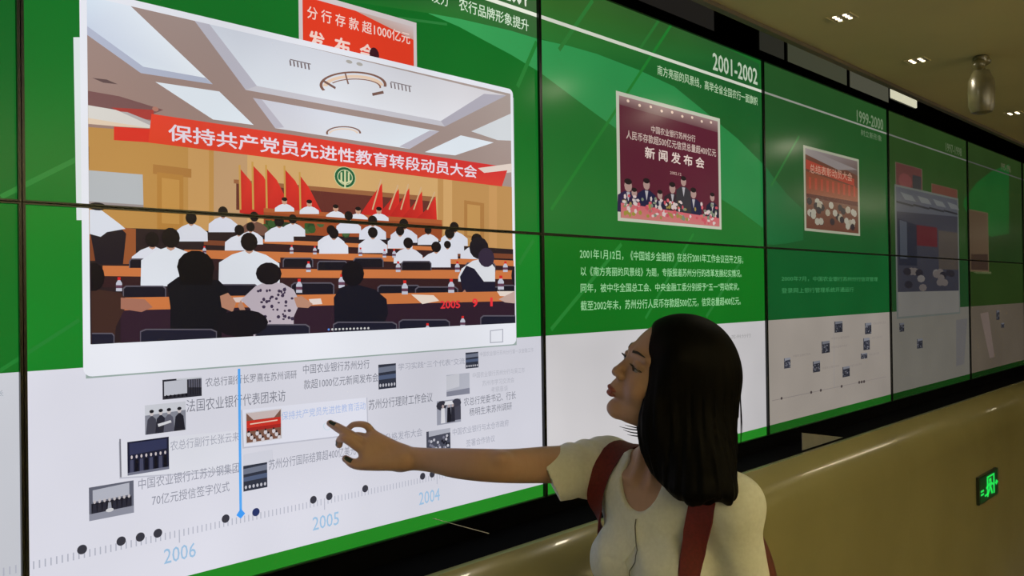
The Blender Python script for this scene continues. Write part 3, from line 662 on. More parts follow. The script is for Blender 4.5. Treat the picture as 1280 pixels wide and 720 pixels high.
# fourth column: dim overlapping windows
def gq(tl, br, base, label, cols):
    e = El('photograph', label, base); g = quad_map(tl, tl, br, br); gp(e, g, cols[0], (0, 0), (1, 0), (1, 1), (0, 1)); gp(e, g, cols[1], (.02, .015), (.98, .015), (.98, .985), (.02, .985)); return e, g
e, g = gq((1120, 202), (1154, 245), 13, 'dim pinkish photo behind the grey window', [(88, 78, 66), (78, 46, 44)]); gell(e, g, (96, 52, 52), .35, .6, .25, .28); gp(e, g, (44, 44, 46), (.62, .3), (.95, .3), (.95, .98), (.62, .98))
e, g = gq((1165, 229), (1198, 262), 13, None, [(90, 74, 60), (84, 50, 42)])
e, g = gq((1119, 230), (1201, 392), 18, 'tall dim grey window with a photo of a meeting', [(84, 88, 84), (46, 46, 54)])
gp(e, g, (66, 68, 74), (.02, .015), (.98, .015), (.98, .16), (.02, .2))
for i in range(4): gp(e, g, (90, 92, 92), (.08+i*.24, .05), (.24+i*.24, .06), (.3+i*.24, .10), (.14+i*.24, .10)); gp(e, g, (34, 34, 40), (.0+i*.24+.02, .12), (.26+i*.24, .13), (.26+i*.24, .145), (.02+i*.24, .135))
gp(e, g, (72, 26, 32), (.3, .28), (.62, .28), (.62, .44), (.3, .44)); gp(e, g, (32, 34, 44), (.04, .25), (.3, .28), (.3, .6), (.04, .6)); gp(e, g, (58, 62, 70), (.06, .26), (.16, .27), (.16, .55), (.06, .55)); gp(e, g, (62, 56, 52), (.64, .3), (.98, .3), (.98, .62), (.64, .62))
for i in range(16): gell(e, g, random.choice([(86, 80, 78), (96, 92, 90), (34, 32, 38)]), random.uniform(.1, .9), random.uniform(.64, .78), .06, .03, 8); e.k -= .5
gp(e, g, (100, 98, 94), (.02, .80), (.98, .80), (.98, .985), (.02, .985))
e, g = gq((1211, 261), (1237, 340), 13, 'dim brown photo with dark foot', [(82, 72, 52), (72, 58, 44)]); gp(e, g, (48, 36, 30), (.1, .72), (.95, .7), (.95, .97), (.1, .97))
e = El('text_block', None, 12); e.text('一九九七年苏州分行', (1218, 342), (1240, 342), 3, (96, 98, 70), .01)
e = El('wallpaper_shape', None, 6); e.p((86, 84, 84), (1196, 400), (1210, 398), (1206, 455), (1196, 458))
e = El('wallpaper_shape', None, 6); e.p((96, 84, 78), (1226, 392), (1236, 390), (1244, 446), (1238, 448))

# ------------------------------------------------------------------ cut the artwork at the joints and hang the displays
bpy.data.objects.remove(_to); 
def clip_poly(P, C, ax, lim, keep_gt):
    out, oc = [], []
    n = len(P)
    for i in range(n):
        a, b = P[i], P[(i+1) % n]; ca, cb = C[i], C[(i+1) % n]
        ia = (a[ax] >= lim) if keep_gt else (a[ax] <= lim); ib = (b[ax] >= lim) if keep_gt else (b[ax] <= lim)
        if ia: out.append(a); oc.append(ca)
        if ia != ib:
            t = (lim-a[ax])/(b[ax]-a[ax]); out.append((a[0]+(b[0]-a[0])*t, a[1]+(b[1]-a[1])*t)); oc.append(tuple(ca[j]+(cb[j]-ca[j])*t for j in range(3)))
    return out, oc
BX, BZ = 0.0050, 0.0034                  # half widths of the joints
STEP = 2.2e-5
NAMES = {0: 'first', 1: 'second', 2: 'third', 3: 'fourth', 4: 'fifth', 5: 'sixth', 6: 'seventh', 7: 'eighth', 8: 'ninth'}
DESC = {(0, 1): 'upper display panel with the ceiling, red banner and stage of the large photo',
        (0, 0): 'lower display panel with the seated audience over the 2006 timeline',
        (1, 1): 'upper display panel headed 2001-2002 with the maroon press conference photo',
        (1, 0): 'lower display panel with four lines of pale text, partly hidden behind the woman',
        (2, 1): 'upper display panel with one small red banner photo, right of the 2001-2002 panel',
        (2, 0): 'lower display panel with tiny scattered thumbnails, right of the woman',
        (3, 1): 'upper display panel with the tall dim grey window, third from the right edge',
        (3, 0): 'lower display panel of dull grey white under the tall dim window',
        (4, 1): 'upper dim olive display panel with a brown photo, near the right edge',
        (4, 0): 'lower dim brownish display panel near the right edge',
        (-1, 1): 'upper display panel, plain green strip at the left edge',
        (-1, 0): 'lower display panel, green and white strip at the left edge'}
for c in range(C0, C1+1):
    for r in (1, 0):
        xa, xb = c*PW, (c+1)*PW; za, zb = (ZM, ZM+PH) if r else (ZM-PH, ZM)
        root = empty('display_panel', ((xa+xb)/2, 0.06, za), DESC.get((c, r), ('upper' if r else 'lower')+' display panel, plain, '+('beyond the left edge' if c == -2 else 'leftmost of its row, outside the picture' if c < -2 else 'the %s one of its row' % NAMES.get(c, ''))), 'display', 'display panels of the video wall')
        g_ = .0007; mb = MB()
        yf = -.0045
        for bx in [(xa+g_, xa+BX, za+g_, zb-g_), (xb-BX, xb-g_, za+g_, zb-g_), (xa+BX, xb-BX, za+g_, za+BZ), (xa+BX, xb-BX, zb-BZ, zb-g_)]:
            mb.box(bx[0], bx[1], yf, 0.03, bx[2], bx[3])
        mb.box(xa+g_, xb-g_, .004, 0.06, za+g_, zb-g_); mb.build('bezel', M_bezel, root)
        lim = (xa+BX, xb-BX, za+BZ, zb-BZ)
        scr = None
        for el in ELS:
            if getattr(el, 'col', c) != c: continue
            L = lim
            if hasattr(el, 'clip'): L = (max(lim[0], el.clip[0]), min(lim[1], el.clip[1]), max(lim[2], el.clip[2]), min(lim[3], el.clip[3]))
            V, Fc, CC = [], [], []
            for P, Cc, lay in el.tris:
                mnx = min(p[0] for p in P); mxx = max(p[0] for p in P); mnz = min(p[1] for p in P); mxz = max(p[1] for p in P)
                if mxx <= L[0] or mnx >= L[1] or mxz <= L[2] or mnz >= L[3]: continue
                Q = list(P); Cq = [Cc]*3 if not isinstance(Cc, list) else list(Cc)
                if not (mnx >= L[0] and mxx <= L[1] and mnz >= L[2] and mxz <= L[3]):
                    for ax, lm, gt in ((0, L[0], True), (0, L[1], False), (1, L[2], True), (1, L[3], False)):
                        if len(Q) >= 3: Q, Cq = clip_poly(Q, Cq, ax, lm, gt)
                    if len(Q) < 3: continue
                s = len(V); y = .0035-lay*STEP
                V += [(p[0], y, p[1]) for p in Q]; Fc.append(tuple(range(s, s+len(Q)))); CC += Cq
            if not Fc: continue
            me = bpy.data.meshes.new(el.name); me.from_pydata(V, [], Fc)
            ca = me.color_attributes.new('Col', 'FLOAT_COLOR', 'POINT')
            ca.data.foreach_set('color', np.c_[np.array(CC), np.ones(len(CC))].astype(np.float32).ravel())
            # faces look at the room (towards -y)
            nn = np.zeros(len(me.polygons)*3); me.polygons.foreach_get('normal', nn)
            bm = bmesh.new(); bm.from_mesh(me)
            bmesh.ops.reverse_faces(bm, faces=[f for f in bm.faces if f.normal.y > 0]); bm.to_mesh(me); bm.free()
            if el.name == 'screen':
                scr = link_mesh('screen', me, M_screen, root)
            else:
                o = bpy.data.objects.new(el.name, me); COL.objects.link(o); me.materials.append(M_screen); o.parent = scr
                if el.label: o['label'] = el.label

# ------------------------------------------------------------------ recess above the displays: glowing panels imitating glass reflections, and the lit lamp
def frost(name, c0, c1_):  # glowing material that imitates a glass reflection, not frosted glass
    M = mat(name, (0.03, 0.03, 0.028), 0.35, emit=lin(c0), estr=1.0)
    return M
def recess_reflection(x0, x1, zt, M, label):
    """x0,x1 image columns on the wall plane"""
    xa = wxz(x0, 60)[0]; xb = wxz(x1, 100)[0]
    root = empty('reflection_panel', ((xa+xb)/2, 0.06, Z_HI+.03), label, 'light panel', 'glowing panels in place of reflections over the displays')
    MB().box(xa, xb, .03, .12, Z_HI+.032, zt, .004).build('housing', M_bezel, root)  # casing made up for the reflection panel
    MB().box(xa+.012, xb-.012, .024, .032, Z_HI+.044, zt-.012, .002).build('diffuser', M, root)  # glowing face standing in for a reflection
zt = Z_HI+.36
recess_reflection(806, 904, zt, frost('reflection_a', (30, 28, 26), 0), 'dark panel painted as a reflection above the 2001-2002 display')
recess_reflection(957, 990, zt, frost('reflection_b', (40, 40, 34), 0), 'narrow grey panel painted as a reflection just right of the 2001-2002 heading')
recess_reflection(992, 1067, zt, frost('reflection_c', (62, 64, 50), 0), 'wide grey panel painted as a reflection over the third column of displays')
recess_reflection(1069, 1118, zt, frost('reflection_d', (74, 74, 62), 0), 'grey panel painted as a reflection beside the bright triangular lamp')
# bright lamp panel
root = empty('recess_lamp', tuple(at_plane_y(1130, 128, .02)), 'bright white lamp panel in the recess at the end of the reflection panels', 'lamp')
xa = wxz(1120, 125)[0]; xb = wxz(1153, 135)[0]
MB().box(xa, xb, .03, .12, Z_HI+.07, zt, .004).build('housing', M_bezel, root)
MB().box(xa+.01, xb-.01, .022, .032, Z_HI+.08, zt-.01, .002).build('diffuser', mat('recess_light', (.8, .8, .7), .4, emit=lin((206, 204, 178)), estr=1.0), root)

# ------------------------------------------------------------------ ceiling downlights
def downlight(label, x=0, y=0, p=None, power=3):
    P = at_plane_z(x, y, Z_CE) if p is None else np.array(p)
    root = empty('downlight', (P[0], P[1], Z_CE), label, 'ceiling lamp', 'recessed downlights in the ceiling')
    s = .033; t = .003
    fr = MB()
    for a in ((-s, s, -s, -s+t), (-s, s, s-t, s), (-s, -s+t, -s+t, s-t), (s-t, s, -s+t, s-t)):
        fr.box(P[0]+a[0], P[0]+a[1], P[1]+a[2], P[1]+a[3], Z_CE-.003, Z_CE-.0005)
    fr.build('frame', M_ceil, root)
    MB().box(P[0]-s+t, P[0]+s-t, P[1]-s+t, P[1]+s-t, Z_CE-.002, Z_CE-.0006).build('back_plate', M_lampbox, root)
    for i in range(3):
        for j in range(2):
            cx, cy = P[0]-.019+i*.019, P[1]-.014+j*.028
            MB().lathe((cx, cy, Z_CE-.0045), [(.0056, 0.0035), (.0056, .0005), (.004, 0)], 12).build('led_lens', M_led, root)
    area_lamp('downlight_glow', (P[0], P[1], Z_CE-.012), .08, power*.35)
    return P
P1 = downlight('recessed downlight nearest the camera, by the top of the picture', 1053, 21)
P2 = downlight('middle one of the three downlights along the ceiling edge', 1146, 75)
P3 = downlight('farthest downlight, close to the dark ceiling edge at right', 1267, 141)
for k, wd in enumerate(('first', 'second', 'third', 'fourth')):
    downlight(wd+' downlight of the row behind the camera', p=np.array([-.6+1.7*k, -2.9, 0]), power=1.5)
for (x, y, pw), wd in zip(FILL_UPL, ('leftmost', 'second', 'third', 'rightmost')):  # housings and cables made up for the unseen fill lamps
    root = empty('fill_lamp', (x, y, 2.1), wd+' long fill lamp, added out of view behind the camera', 'ceiling lamp', 'added fill lamps behind the camera')
    MB().box(x-1.17, x+1.17, y-.27, y+.27, 1.86, 1.92, .01).build('housing', M_metal, root)
    for dx in (-.9, .9): MB().tube([(x+dx, y, 1.92), (x+dx, y, Z_CE)], .003, 6).build('added_line', M_metal, root)

# ------------------------------------------------------------------ thin slot lamps in the ceiling: mirrored as streaks in the rounded edge of the cream base
M_slot = mat('slot_light', (.9, .9, .8), .4, emit=(1, .88, .62), estr=45.0)
def mirror_on_base(x, y):
    d = ray(x, y)
    for (y0, z0, t0), (y1, z1, t1) in zip(BASE, BASE[1:]):
        A = np.array([[d[1], -(y1-y0)], [d[2], -(z1-z0)]]); t, s = np.linalg.solve(A, [y0-CAM[1], z0-CAM[2]])
        if 0 <= s <= 1 and t > 0:
            tau = t0+(t1-t0)*s; n = np.array([0, -math.cos(tau), math.sin(tau)]); P = CAM+d*t; r = d-2*(d@n)*n
            return P+r*((Z_CE-P[2])/r[2])
def slot(a, b, label, th=.008):
    A, B = mirror_on_base(*a), mirror_on_base(*b)
    c = (A+B)/2; root = empty('slot_lamp', tuple(c), label, 'ceiling lamp', 'slot lamps in the ceiling')
    d = B-A; n = np.array([-d[1], d[0], 0]); n /= np.linalg.norm(n)
    Z = np.array([0, 0, 1])
    MB().prism([A+n*th*1.5-Z*.001, B+n*th*1.5-Z*.001, B-n*th*1.5-Z*.001, A-n*th*1.5-Z*.001], (0, 0, -.006)).build('housing', M_metal, root)
    MB().prism([A+n*th-Z*.0071, B+n*th-Z*.0071, B-n*th-Z*.0071, A-n*th-Z*.0071], (0, 0, -.003)).build('diffuser', M_slot, root)
slot((1003, 592.5), (1113, 553), 'longest slot lamp in the ceiling to the right of the camera')
slot((1233, 514), (1244, 510), 'slot lamp at the far end of the hall ceiling')
slot((934, 624), (946, 617), 'short slot lamp beside the longest one')

# ------------------------------------------------------------------ glass ceiling ornament
Q = at_plane_z(1226, 70, Z_CE)
root = empty('ceiling_ornament', tuple(Q), 'murky olive glass pendant ornament hanging from the ceiling at right', 'pendant')
M_orn = mat('olive_glass', (.10, .09, .045), .3, spec=.7, noise=.35, nscale=18)
M_orn2 = mat('olive_dark', (.10, .085, .035), .3, noise=.4, nscale=25)
s = np.linalg.norm(Q-CAM)/F_PX
c_ = Q.copy()
MB().lathe((c_[0], c_[1], c_[2]-.035), [(6*s, 0.035), (8*s, .03), (8*s, .016), (5*s, 0)], 20).build('mount', M_orn2, root, True)
MB().lathe((c_[0], c_[1], c_[2]-62*s), [(4*s, 0), (10*s, 2*s), (12.5*s, 9*s), (13*s, 24*s), (12.5*s, 36*s), (10*s, 41*s), (8*s, 46*s)], 24).build('glass_body', M_orn, root, True)
for dx, dy, zz, rr_ in [(-7, 0, -10, 6.5), (7, 3, -15, 6.5), (0, -5, -6, 5)]:
    MB().lathe((c_[0]+dx*s, c_[1]+dy*s, c_[2]+(zz-rr_)*s), [(.8*s, 0), (rr_*s*.8, rr_*s*.35), (rr_*s, rr_*s), (rr_*s*.8, rr_*s*1.6), (1*s, rr_*s*2)], 14).build('glass_lobe', M_orn2, root, True)
MB().tube([(c_[0], c_[1], c_[2]-.002), (c_[0], c_[1], c_[2]-20*s)], .006).build('stem', M_metal, root)

# ------------------------------------------------------------------ exit sign on the cream base
nb = np.array([0, -1., 0]); TILT = 0.0
def on_base(x, y): return at_plane_y(x, y, Y_BASE)
E0 = on_base(1221, 610); E1 = on_base(1244.5, 605); 
ec = on_base(1232, 607)
hs = .5*abs(on_base(1232, 590)[2]-on_base(1232, 624)[2])/math.cos(TILT)
hx = .5*abs(E1[0]-E0[0])
tv = np.array([0, math.sin(TILT), math.cos(TILT)]); xv = np.array([1., 0, 0])
root = empty('exit_sign', tuple(ec), 'small dark sign with glowing green running figure low on the cream wall', 'sign')
def sp(u, v, o): return ec+xv*hx*u+tv*hs*v+nb*o
MB().prism([sp(-1, -1, .001), sp(1, -1, .001), sp(1, 1, .001), sp(-1, 1, .001)], tuple(nb*.014)).build('housing', mat('sign_housing', (.02, .03, .02), .4, noise=.1), root)
MB().prism([sp(-.93, -.9, 0.0152), sp(.93, -.9, 0.0152), sp(.93, .9, 0.0152), sp(-.93, .9, 0.0152)], tuple(nb*.001)).build('face', mat('sign_face', (.004, .03, .01), .3, emit=(.001, .02, .004), estr=1.0, noise=.05), root)
mb = MB()
def sq(*uv): mb.prism([sp(u, v, 0.0165) for u, v in uv], tuple(nb*.0015))
sq((-.25, .78), (.55, .78), (.55, .66), (-.25, .66)); sq((-.25, .66), (-.13, .66), (-.13, -.7), (-.25, -.7)); sq((.43, .66), (.55, .66), (.55, -.7), (.43, -.7))     # doorway
sq((-.02, .55), (.2, .55), (.2, .3), (-.02, .3)); sq((-.05, .25), (.25, .25), (.18, -.15), (-.02, -.15)); sq((-.35, .02), (-.05, .22), (-.02, .1), (-.32, -.1)); sq((.22, .22), (.5, .0), (.44, -.1), (.2, .08))
sq((.0, -.12), (.12, -.15), (-.1, -.55), (-.5, -.58), (-.5, -.46), (-.15, -.43)); sq((.1, -.12), (.2, -.15), (.34, -.62), (.22, -.66))
sq((.62, .06), (.86, .06), (.86, -.06), (.62, -.06)); sq((.74, .2), (.95, 0), (.74, -.2), (.7, -.1), (.8, 0), (.7, .1)); sq((-.9, .0), (-.6, .0), (-.6, -.12), (-.9, -.12)); sq((-.9, -.25), (-.6, -.25), (-.6, -.37), (-.9, -.37))
mb.build('running_figure', mat('sign_green', (.02, .4, .08), .4, emit=(.01, .62, .08), estr=1.0), root)

# ------------------------------------------------------------------ paper lying on the dark ledge
pz = Z_LEDGE-.003; py_ = Y_LEDGE+.05
a_, b_ = at_plane_y(1003, 541, py_), at_plane_y(1054, 546.5, py_)
pp = [a_, b_, np.array([b_[0], py_, pz]), np.array([a_[0], py_, pz])] if b_[2] > pz+.004 else [a_, np.array([b_[0], py_, pz]), np.array([a_[0], py_, pz])]
o = MB().prism([p for p in pp], (0, .003, 0)).build('paper_card', mat('grey_paper', (.20, .20, .21), .6, noise=.05)); tag(o, 'grey card standing on edge on the black ledge right of the woman', 'paper')
# ------------------------------------------------------------------ THE VISITOR: signed-distance body, polygonised here
# body coordinates q = (right, up, away) as seen by the viewer, in metres from the lens
def B2W(q): q = np.asarray(q, float); return CAM + q[..., 0:1]*RT + q[..., 1:2]*UP + q[..., 2:3]*FW
def W2B(p): d = np.asarray(p, float)-CAM; return np.stack([d@RT, d@UP, d@FW], -1)
def Q(px, py, z): return np.array([(px-640)/F_PX*z, (360-py)/F_PX*z, z])
def nrm(v): v = np.asarray(v, float); return v/np.linalg.norm(v)

class SDF:
    def __init__(s): s.ops = []
    def add(s, f, c, R, k=.01, mode='u'): s.ops.append((f, np.asarray(c, float), R, k, mode)); return s
    def cap(s, a, b, ra, rb=None, k=.01, mode='u'):
        a = np.asarray(a, float); b = np.asarray(b, float); rb = ra if rb is None else rb; d = b-a; L2 = max(d@d, 1e-9)
        def f(P):
            t = np.clip(((P-a)@d)/L2, 0, 1); return np.linalg.norm(P-a-t[:, None]*d, axis=1)-(ra+(rb-ra)*t)
        return s.add(f, (a+b)/2, np.linalg.norm(d)/2+max(ra, rb), k, mode)
    def chain(s, pts, rs, k=.01, mode='u'):
        pts = [np.asarray(p, float) for p in pts]; n = len(pts); sub = 5 if n > 2 else 1
        E_ = [2*pts[0]-pts[1]]+pts+[2*pts[-1]-pts[-2]]; RR = [rs[0]]+list(rs)+[rs[-1]]; X, Rd = [], []
        for i in range(n-1):
            for j in range(sub):
                t = j/sub; h = lambda a, b, c, d: .5*(2*b+(c-a)*t+(2*a-5*b+4*c-d)*t*t+(3*b-a-3*c+d)*t**3)
                X.append(h(E_[i], E_[i+1], E_[i+2], E_[i+3])); Rd.append(h(RR[i], RR[i+1], RR[i+2], RR[i+3]))
        X.append(pts[-1]); Rd.append(rs[-1]); X = np.array(X); Rd = np.array(Rd)
        def f(P):
            best = np.full(len(P), 9.)
            for i in range(len(X)-1):
                d = X[i+1]-X[i]; L2 = max(d@d, 1e-10); t = np.clip(((P-X[i])@d)/L2, 0, 1)
                best = np.minimum(best, np.linalg.norm(P-X[i]-t[:, None]*d, axis=1)-(Rd[i]+(Rd[i+1]-Rd[i])*t))
            return best
        c = (X.min(0)+X.max(0))/2
        return s.add(f, c, np.linalg.norm(X-c, axis=1).max()+Rd.max(), k, mode)
    def ell(s, c, r, ax=None, k=.01, mode='u'):
        c = np.asarray(c, float); r = np.asarray(r, float); A = np.eye(3) if ax is None else np.array(ax, float)
        def f(P):
            q = (P-c)@A.T; k0 = np.linalg.norm(q/r, axis=1); k1 = np.linalg.norm(q/(r*r), axis=1)+1e-9
            return k0*(k0-1)/k1
        return s.add(f, c, max(r), k, mode)
    def plane(s, p, n, k=.004):            # keep the side where (q-p).n < 0
        p = np.asarray(p, float); n = nrm(n)
        return s.add(lambda P: (P-p)@n, p, 1e9, k, 'i')
    def ev(s, P):
        d = np.full(len(P), 1.0)
        for f, c, R, k, mode in s.ops:
            if mode == 'i': m = None; Pm = P
            else:
                m = ((P-c)**2).sum(1) < (R+max(k, .004)+.03)**2
                if not m.any(): continue
                Pm = P[m]
            v = f(Pm); a = d if m is None else d[m]
            if mode == 'u': h = np.maximum(k-np.abs(a-v), 0)/k; r = np.minimum(a, v)-h*h*k*.25
            elif mode == 's': v = -v; h = np.maximum(k-np.abs(a-v), 0)/k; r = np.maximum(a, v)+h*h*k*.25
            else: h = np.maximum(k-np.abs(a-v), 0)/k; r = np.maximum(a, v)+h*h*k*.25
            if m is None: d = r
            else: d[m] = r
        return d
    def grad(s, P, e=8e-4):
        g = np.stack([s.ev(P+np.eye(3)[i]*e)-s.ev(P-np.eye(3)[i]*e) for i in range(3)], 1)/(2*e); return g
    def project(s, P, it=3, off=0.0):
        P = np.array(P, float)
        for _ in range(it):
            d = s.ev(P)-off; g = s.grad(P); P = P-np.clip(d, -.01, .01)[:, None]*g/np.maximum((g*g).sum(1), .2)[:, None]
        return P

def polygonise(S_, lo, hi, h, disp=None):
    lo = np.array(lo, float); n = np.ceil((np.array(hi)-lo)/h).astype(int)+1
    n = ((n+15)//16)*16
    V = np.ones(n, np.float32); bs = 16
    cx = [np.arange(0, n[i], bs) for i in range(3)]
    cc = np.stack(np.meshgrid(*cx, indexing='ij'), -1).reshape(-1, 3)
    ctr = lo+(cc+bs/2)*h
    # coarse: near any primitive?
    near = np.zeros(len(cc), bool); half = bs*h*.87
    for f, c, R, k, mode in S_.ops:
        if mode != 'u': continue
        m = ((ctr-c)**2).sum(1) < (R+half+.01)**2
        if m.any():
            idx = np.where(m)[0]; v = f(ctr[idx]); near[idx[np.abs(v) < half*1.15+k]] = True; near[idx[v < 0]] = True
    off = np.stack(np.meshgrid(*[np.arange(bs)]*3, indexing='ij'), -1).reshape(-1, 3)
    idx = np.where(near)[0]
    for s0 in range(0, len(idx), 64):
        blk = idx[s0:s0+64]
        # evaluate block by block so that far primitives drop out quickly
        for b in blk:
            P = lo+(cc[b]+off)*h
            V[cc[b][0]:cc[b][0]+bs, cc[b][1]:cc[b][1]+bs, cc[b][2]:cc[b][2]+bs] = S_.ev(P).reshape(bs, bs, bs)
    s = V < 0
    c8 = [s[a:n[0]-1+a, b:n[1]-1+b, c:n[2]-1+c] for a in (0, 1) for b in (0, 1) for c in (0, 1)]
    tot = sum(x.astype(np.int8) for x in c8); act = (tot > 0) & (tot < 8)
    ids = -np.ones(act.shape, np.int64); cells = np.argwhere(act); ids[act] = np.arange(len(cells))
    acc = np.zeros((len(cells), 3)); cnt = np.zeros(len(cells)); co = np.array([(a, b, c) for a in (0, 1) for b in (0, 1) for c in (0, 1)])
    vals = np.stack([V[cells[:, 0]+a, cells[:, 1]+b, cells[:, 2]+c] for a, b, c in co], 1)
    for i in range(8):
        for j in range(i+1, 8):
            if np.abs(co[i]-co[j]).sum() != 1: continue
            va, vb = vals[:, i], vals[:, j]; m = (va < 0) != (vb < 0); t = va[m]/(va[m]-vb[m])
            acc[m] += co[i]+t[:, None]*(co[j]-co[i]); cnt[m] += 1
    P = lo+(cells+acc/cnt[:, None])*h
    quads = []
    for ax in range(3):
        sl0 = [slice(1, -1)]*3; sl1 = [slice(1, -1)]*3; sl0[ax] = slice(0, -1); sl1[ax] = slice(1, None)
        a = s[tuple(sl0)]; b = s[tuple(sl1)]; e = np.argwhere(a != b); inside = a[tuple(e.T)]
        base_ = e+1; base_[:, ax] -= 1
        u, v = (ax+1) % 3, (ax+2) % 3
        eu = np.zeros(3, int); eu[u] = 1; ev_ = np.zeros(3, int); ev_[v] = 1
        q = np.stack([ids[tuple((base_-eu-ev_).T)], ids[tuple((base_-ev_).T)], ids[tuple(base_.T)], ids[tuple((base_-eu).T)]], 1)
        q[~inside] = q[~inside][:, ::-1]; quads.append(q)
    Fq = np.concatenate(quads); Fq = Fq[(Fq >= 0).all(1)]
    return P, Fq

def mesh_from(name, P, Fq, m, parent, smooth=True, cols=None):
    me = bpy.data.meshes.new(name); Wp = B2W(P)
    me.vertices.add(len(P)); me.vertices.foreach_set('co', Wp.astype(np.float32).ravel())
    me.loops.add(len(Fq)*4); me.loops.foreach_set('vertex_index', Fq.astype(np.int32).ravel())
    me.polygons.add(len(Fq)); me.polygons.foreach_set('loop_start', np.arange(0, len(Fq)*4, 4, dtype=np.int32)); me.polygons.foreach_set('loop_total', np.full(len(Fq), 4, np.int32))
    me.update(calc_edges=True); me.validate()
    if cols is not None:
        ca = me.color_attributes.new('Col', 'FLOAT_COLOR', 'POINT'); ca.data.foreach_set('color', np.c_[cols, np.ones(len(cols))].astype(np.float32).ravel())
    return link_mesh(name, me, m, parent, smooth)

# ---- skeleton
SR, SL = Q(751, 577, 1.83), Q(913, 640, 1.60)
MID = (SR+SL)/2
Lf = nrm((SL-SR)*[1, 0, 1]); Fd = np.array([Lf[2], 0, -Lf[0]]); Fd = Fd if Fd[0] < 0 else -Fd; Upv = np.array([0, 1., 0])
def T(l, f, u): return MID + Lf*l + Fd*f + Upv*u
AX_T = [Lf, Fd, Upv]
HF = nrm([-.93, .27, -.20]); HL = nrm([.14, -.26, -.95]); HL = nrm(HL-HF*(HL@HF)); HU = np.cross(HL, HF)
HU = HU if HU[1] > 0 else -HU
HC = Q(834, 470, 1.66)
def H(f, l, u): return HC + HF*f + HL*l + HU*u
AX_H = [HF, HL, HU]

def torso(S_, o=0.0):
    S_.ell(T(.006, -.005, -.13), (.130+o, .092+o, .19+o), AX_T, .03)
    S_.ell(T(0, -.01, -.02), (.135+o, .07+o, .075+o), AX_T, .04)
    S_.cap(T(-.165, -.005, -.008), T(.165, -.005, -.008), .048+o, k=.04)
    S_.ell(T(-.058, .058, -.155), (.056+o, .05+o, .056+o), AX_T, .03); S_.ell(T(.066, .062, -.155), (.056+o, .05+o, .056+o), AX_T, .03)
    S_.ell(T(0, 0, -.30), (.118+o, .088+o, .14+o), AX_T, .05)
    S_.ell(T(0, -.01, -.43), (.155+o, .11+o, .12+o), AX_T, .05)
    return S_
body = SDF(); torso(body)
NB = T(0, -.02, .03)
body.cap(H(-.035, 0, -.06), NB, .047, .056, .03); body.cap(T(0, -.015, .035), T(.12, -.01, .005), .035, .03, .04); body.cap(T(0, -.015, .035), T(-.12, -.01, .005), .035, .03, .04)
# clavicles and notch
body.cap(T(.02, .062, .012), T(.12, .035, .03), .008, .007, .012); body.cap(T(-.02, .062, .012), T(-.12, .035, .03), .008, .007, .012)
body.cap(H(-.01, .04, -.06), T(.018, .06, .018), .010, .008, .015); body.cap(H(-.01, -.04, -.06), T(-.018, .06, .018), .010, .008, .015)
body.ell(T(0, .078, .026), (.013, .012, .014), AX_T, .014, 's')
# head
body.ell(H(-.008, 0, .028), (.092, .072, .086), AX_H, .02); body.ell(H(.025, 0, -.03), (.062, .058, .085), AX_H, .03)
body.chain([H(.072, .010, -.092), H(.045, .036, -.085), H(-.005, .053, -.055)], [.014, .014, .014], .02); body.chain([H(.072, -.010, -.092), H(.045, -.036, -.085), H(-.005, -.053, -.055)], [.014, .014, .014], .02)
body.ell(H(.075, 0, -.093), (.018, .018, .014), AX_H, .012)
for sg in (1, -1):
    body.ell(H(.058, sg*.036, -.03), (.026, .022, .026), AX_H, .02)
    body.ell(H(.098, sg*.031, .013), (.017, .019, .012), AX_H, .014, 's')
    body.cap(H(.082, sg*.012, .030), H(.070, sg*.045, .030), .008, .006, .012)
    body.ell(H(.0725, sg*.031, .011), (.0125, .0145, .0105), AX_H, .004)
    body.ell(H(.0735, sg*.031, .014), (.0138, .0152, .0085), AX_H, .002)          # upper lid
    body.ell(H(.095, sg*.0115, -.024), (.009, .007, .007), AX_H, .005)
    body.ell(H(.0, sg*.070, -.01), (.017, .007, .028), AX_H, .006)                # ear
    body.ell(H(.004, sg*.076, -.008), (.009, .004, .018), AX_H, .004, 's')
body.cap(H(.084, 0, .016), H(.101, 0, -.015), .0065, .0078, .010); body.ell(H(.102, 0, -.020), (.0088, .0090, .0082), AX_H, .006)
for sg in (1, -1): body.ell(H(.100, sg*.005, -.029), (.004, .003, .004), AX_H, .002, 's')
body.ell(H(.084, 0, -.050), (.019, .022, .018), AX_H, .012)
LIPS = [(H(.0995, 0, -.0535), (.0085, .016, .0050)), (H(.0975, 0, -.0640), (.0085, .014, .0058))]
body.ell(LIPS[0][0], LIPS[0][1], AX_H, .003); body.ell(LIPS[1][0], LIPS[1][1], AX_H, .003)
body.cap(H(.109, -.014, -.0585), H(.109, .014, -.0585), .0016, k=.003, mode='s')
# right arm, reaching to the screen
EL = Q(625, 583, 1.69); WR = Q(507, 572.5, 1.745)
body.chain([SR, Q(712, 580, 1.79), Q(680, 581, 1.75), Q(640, 582.5, 1.70), Q(605, 581.5, 1.69), Q(570, 579, 1.71), Q(538, 575, 1.73), WR], [.044, .040, .0375, .034, .0325, .030, .0245, .0235], .015)
body.ell(Q(628, 573, 1.665), (.016, .010, .012), None, .02)
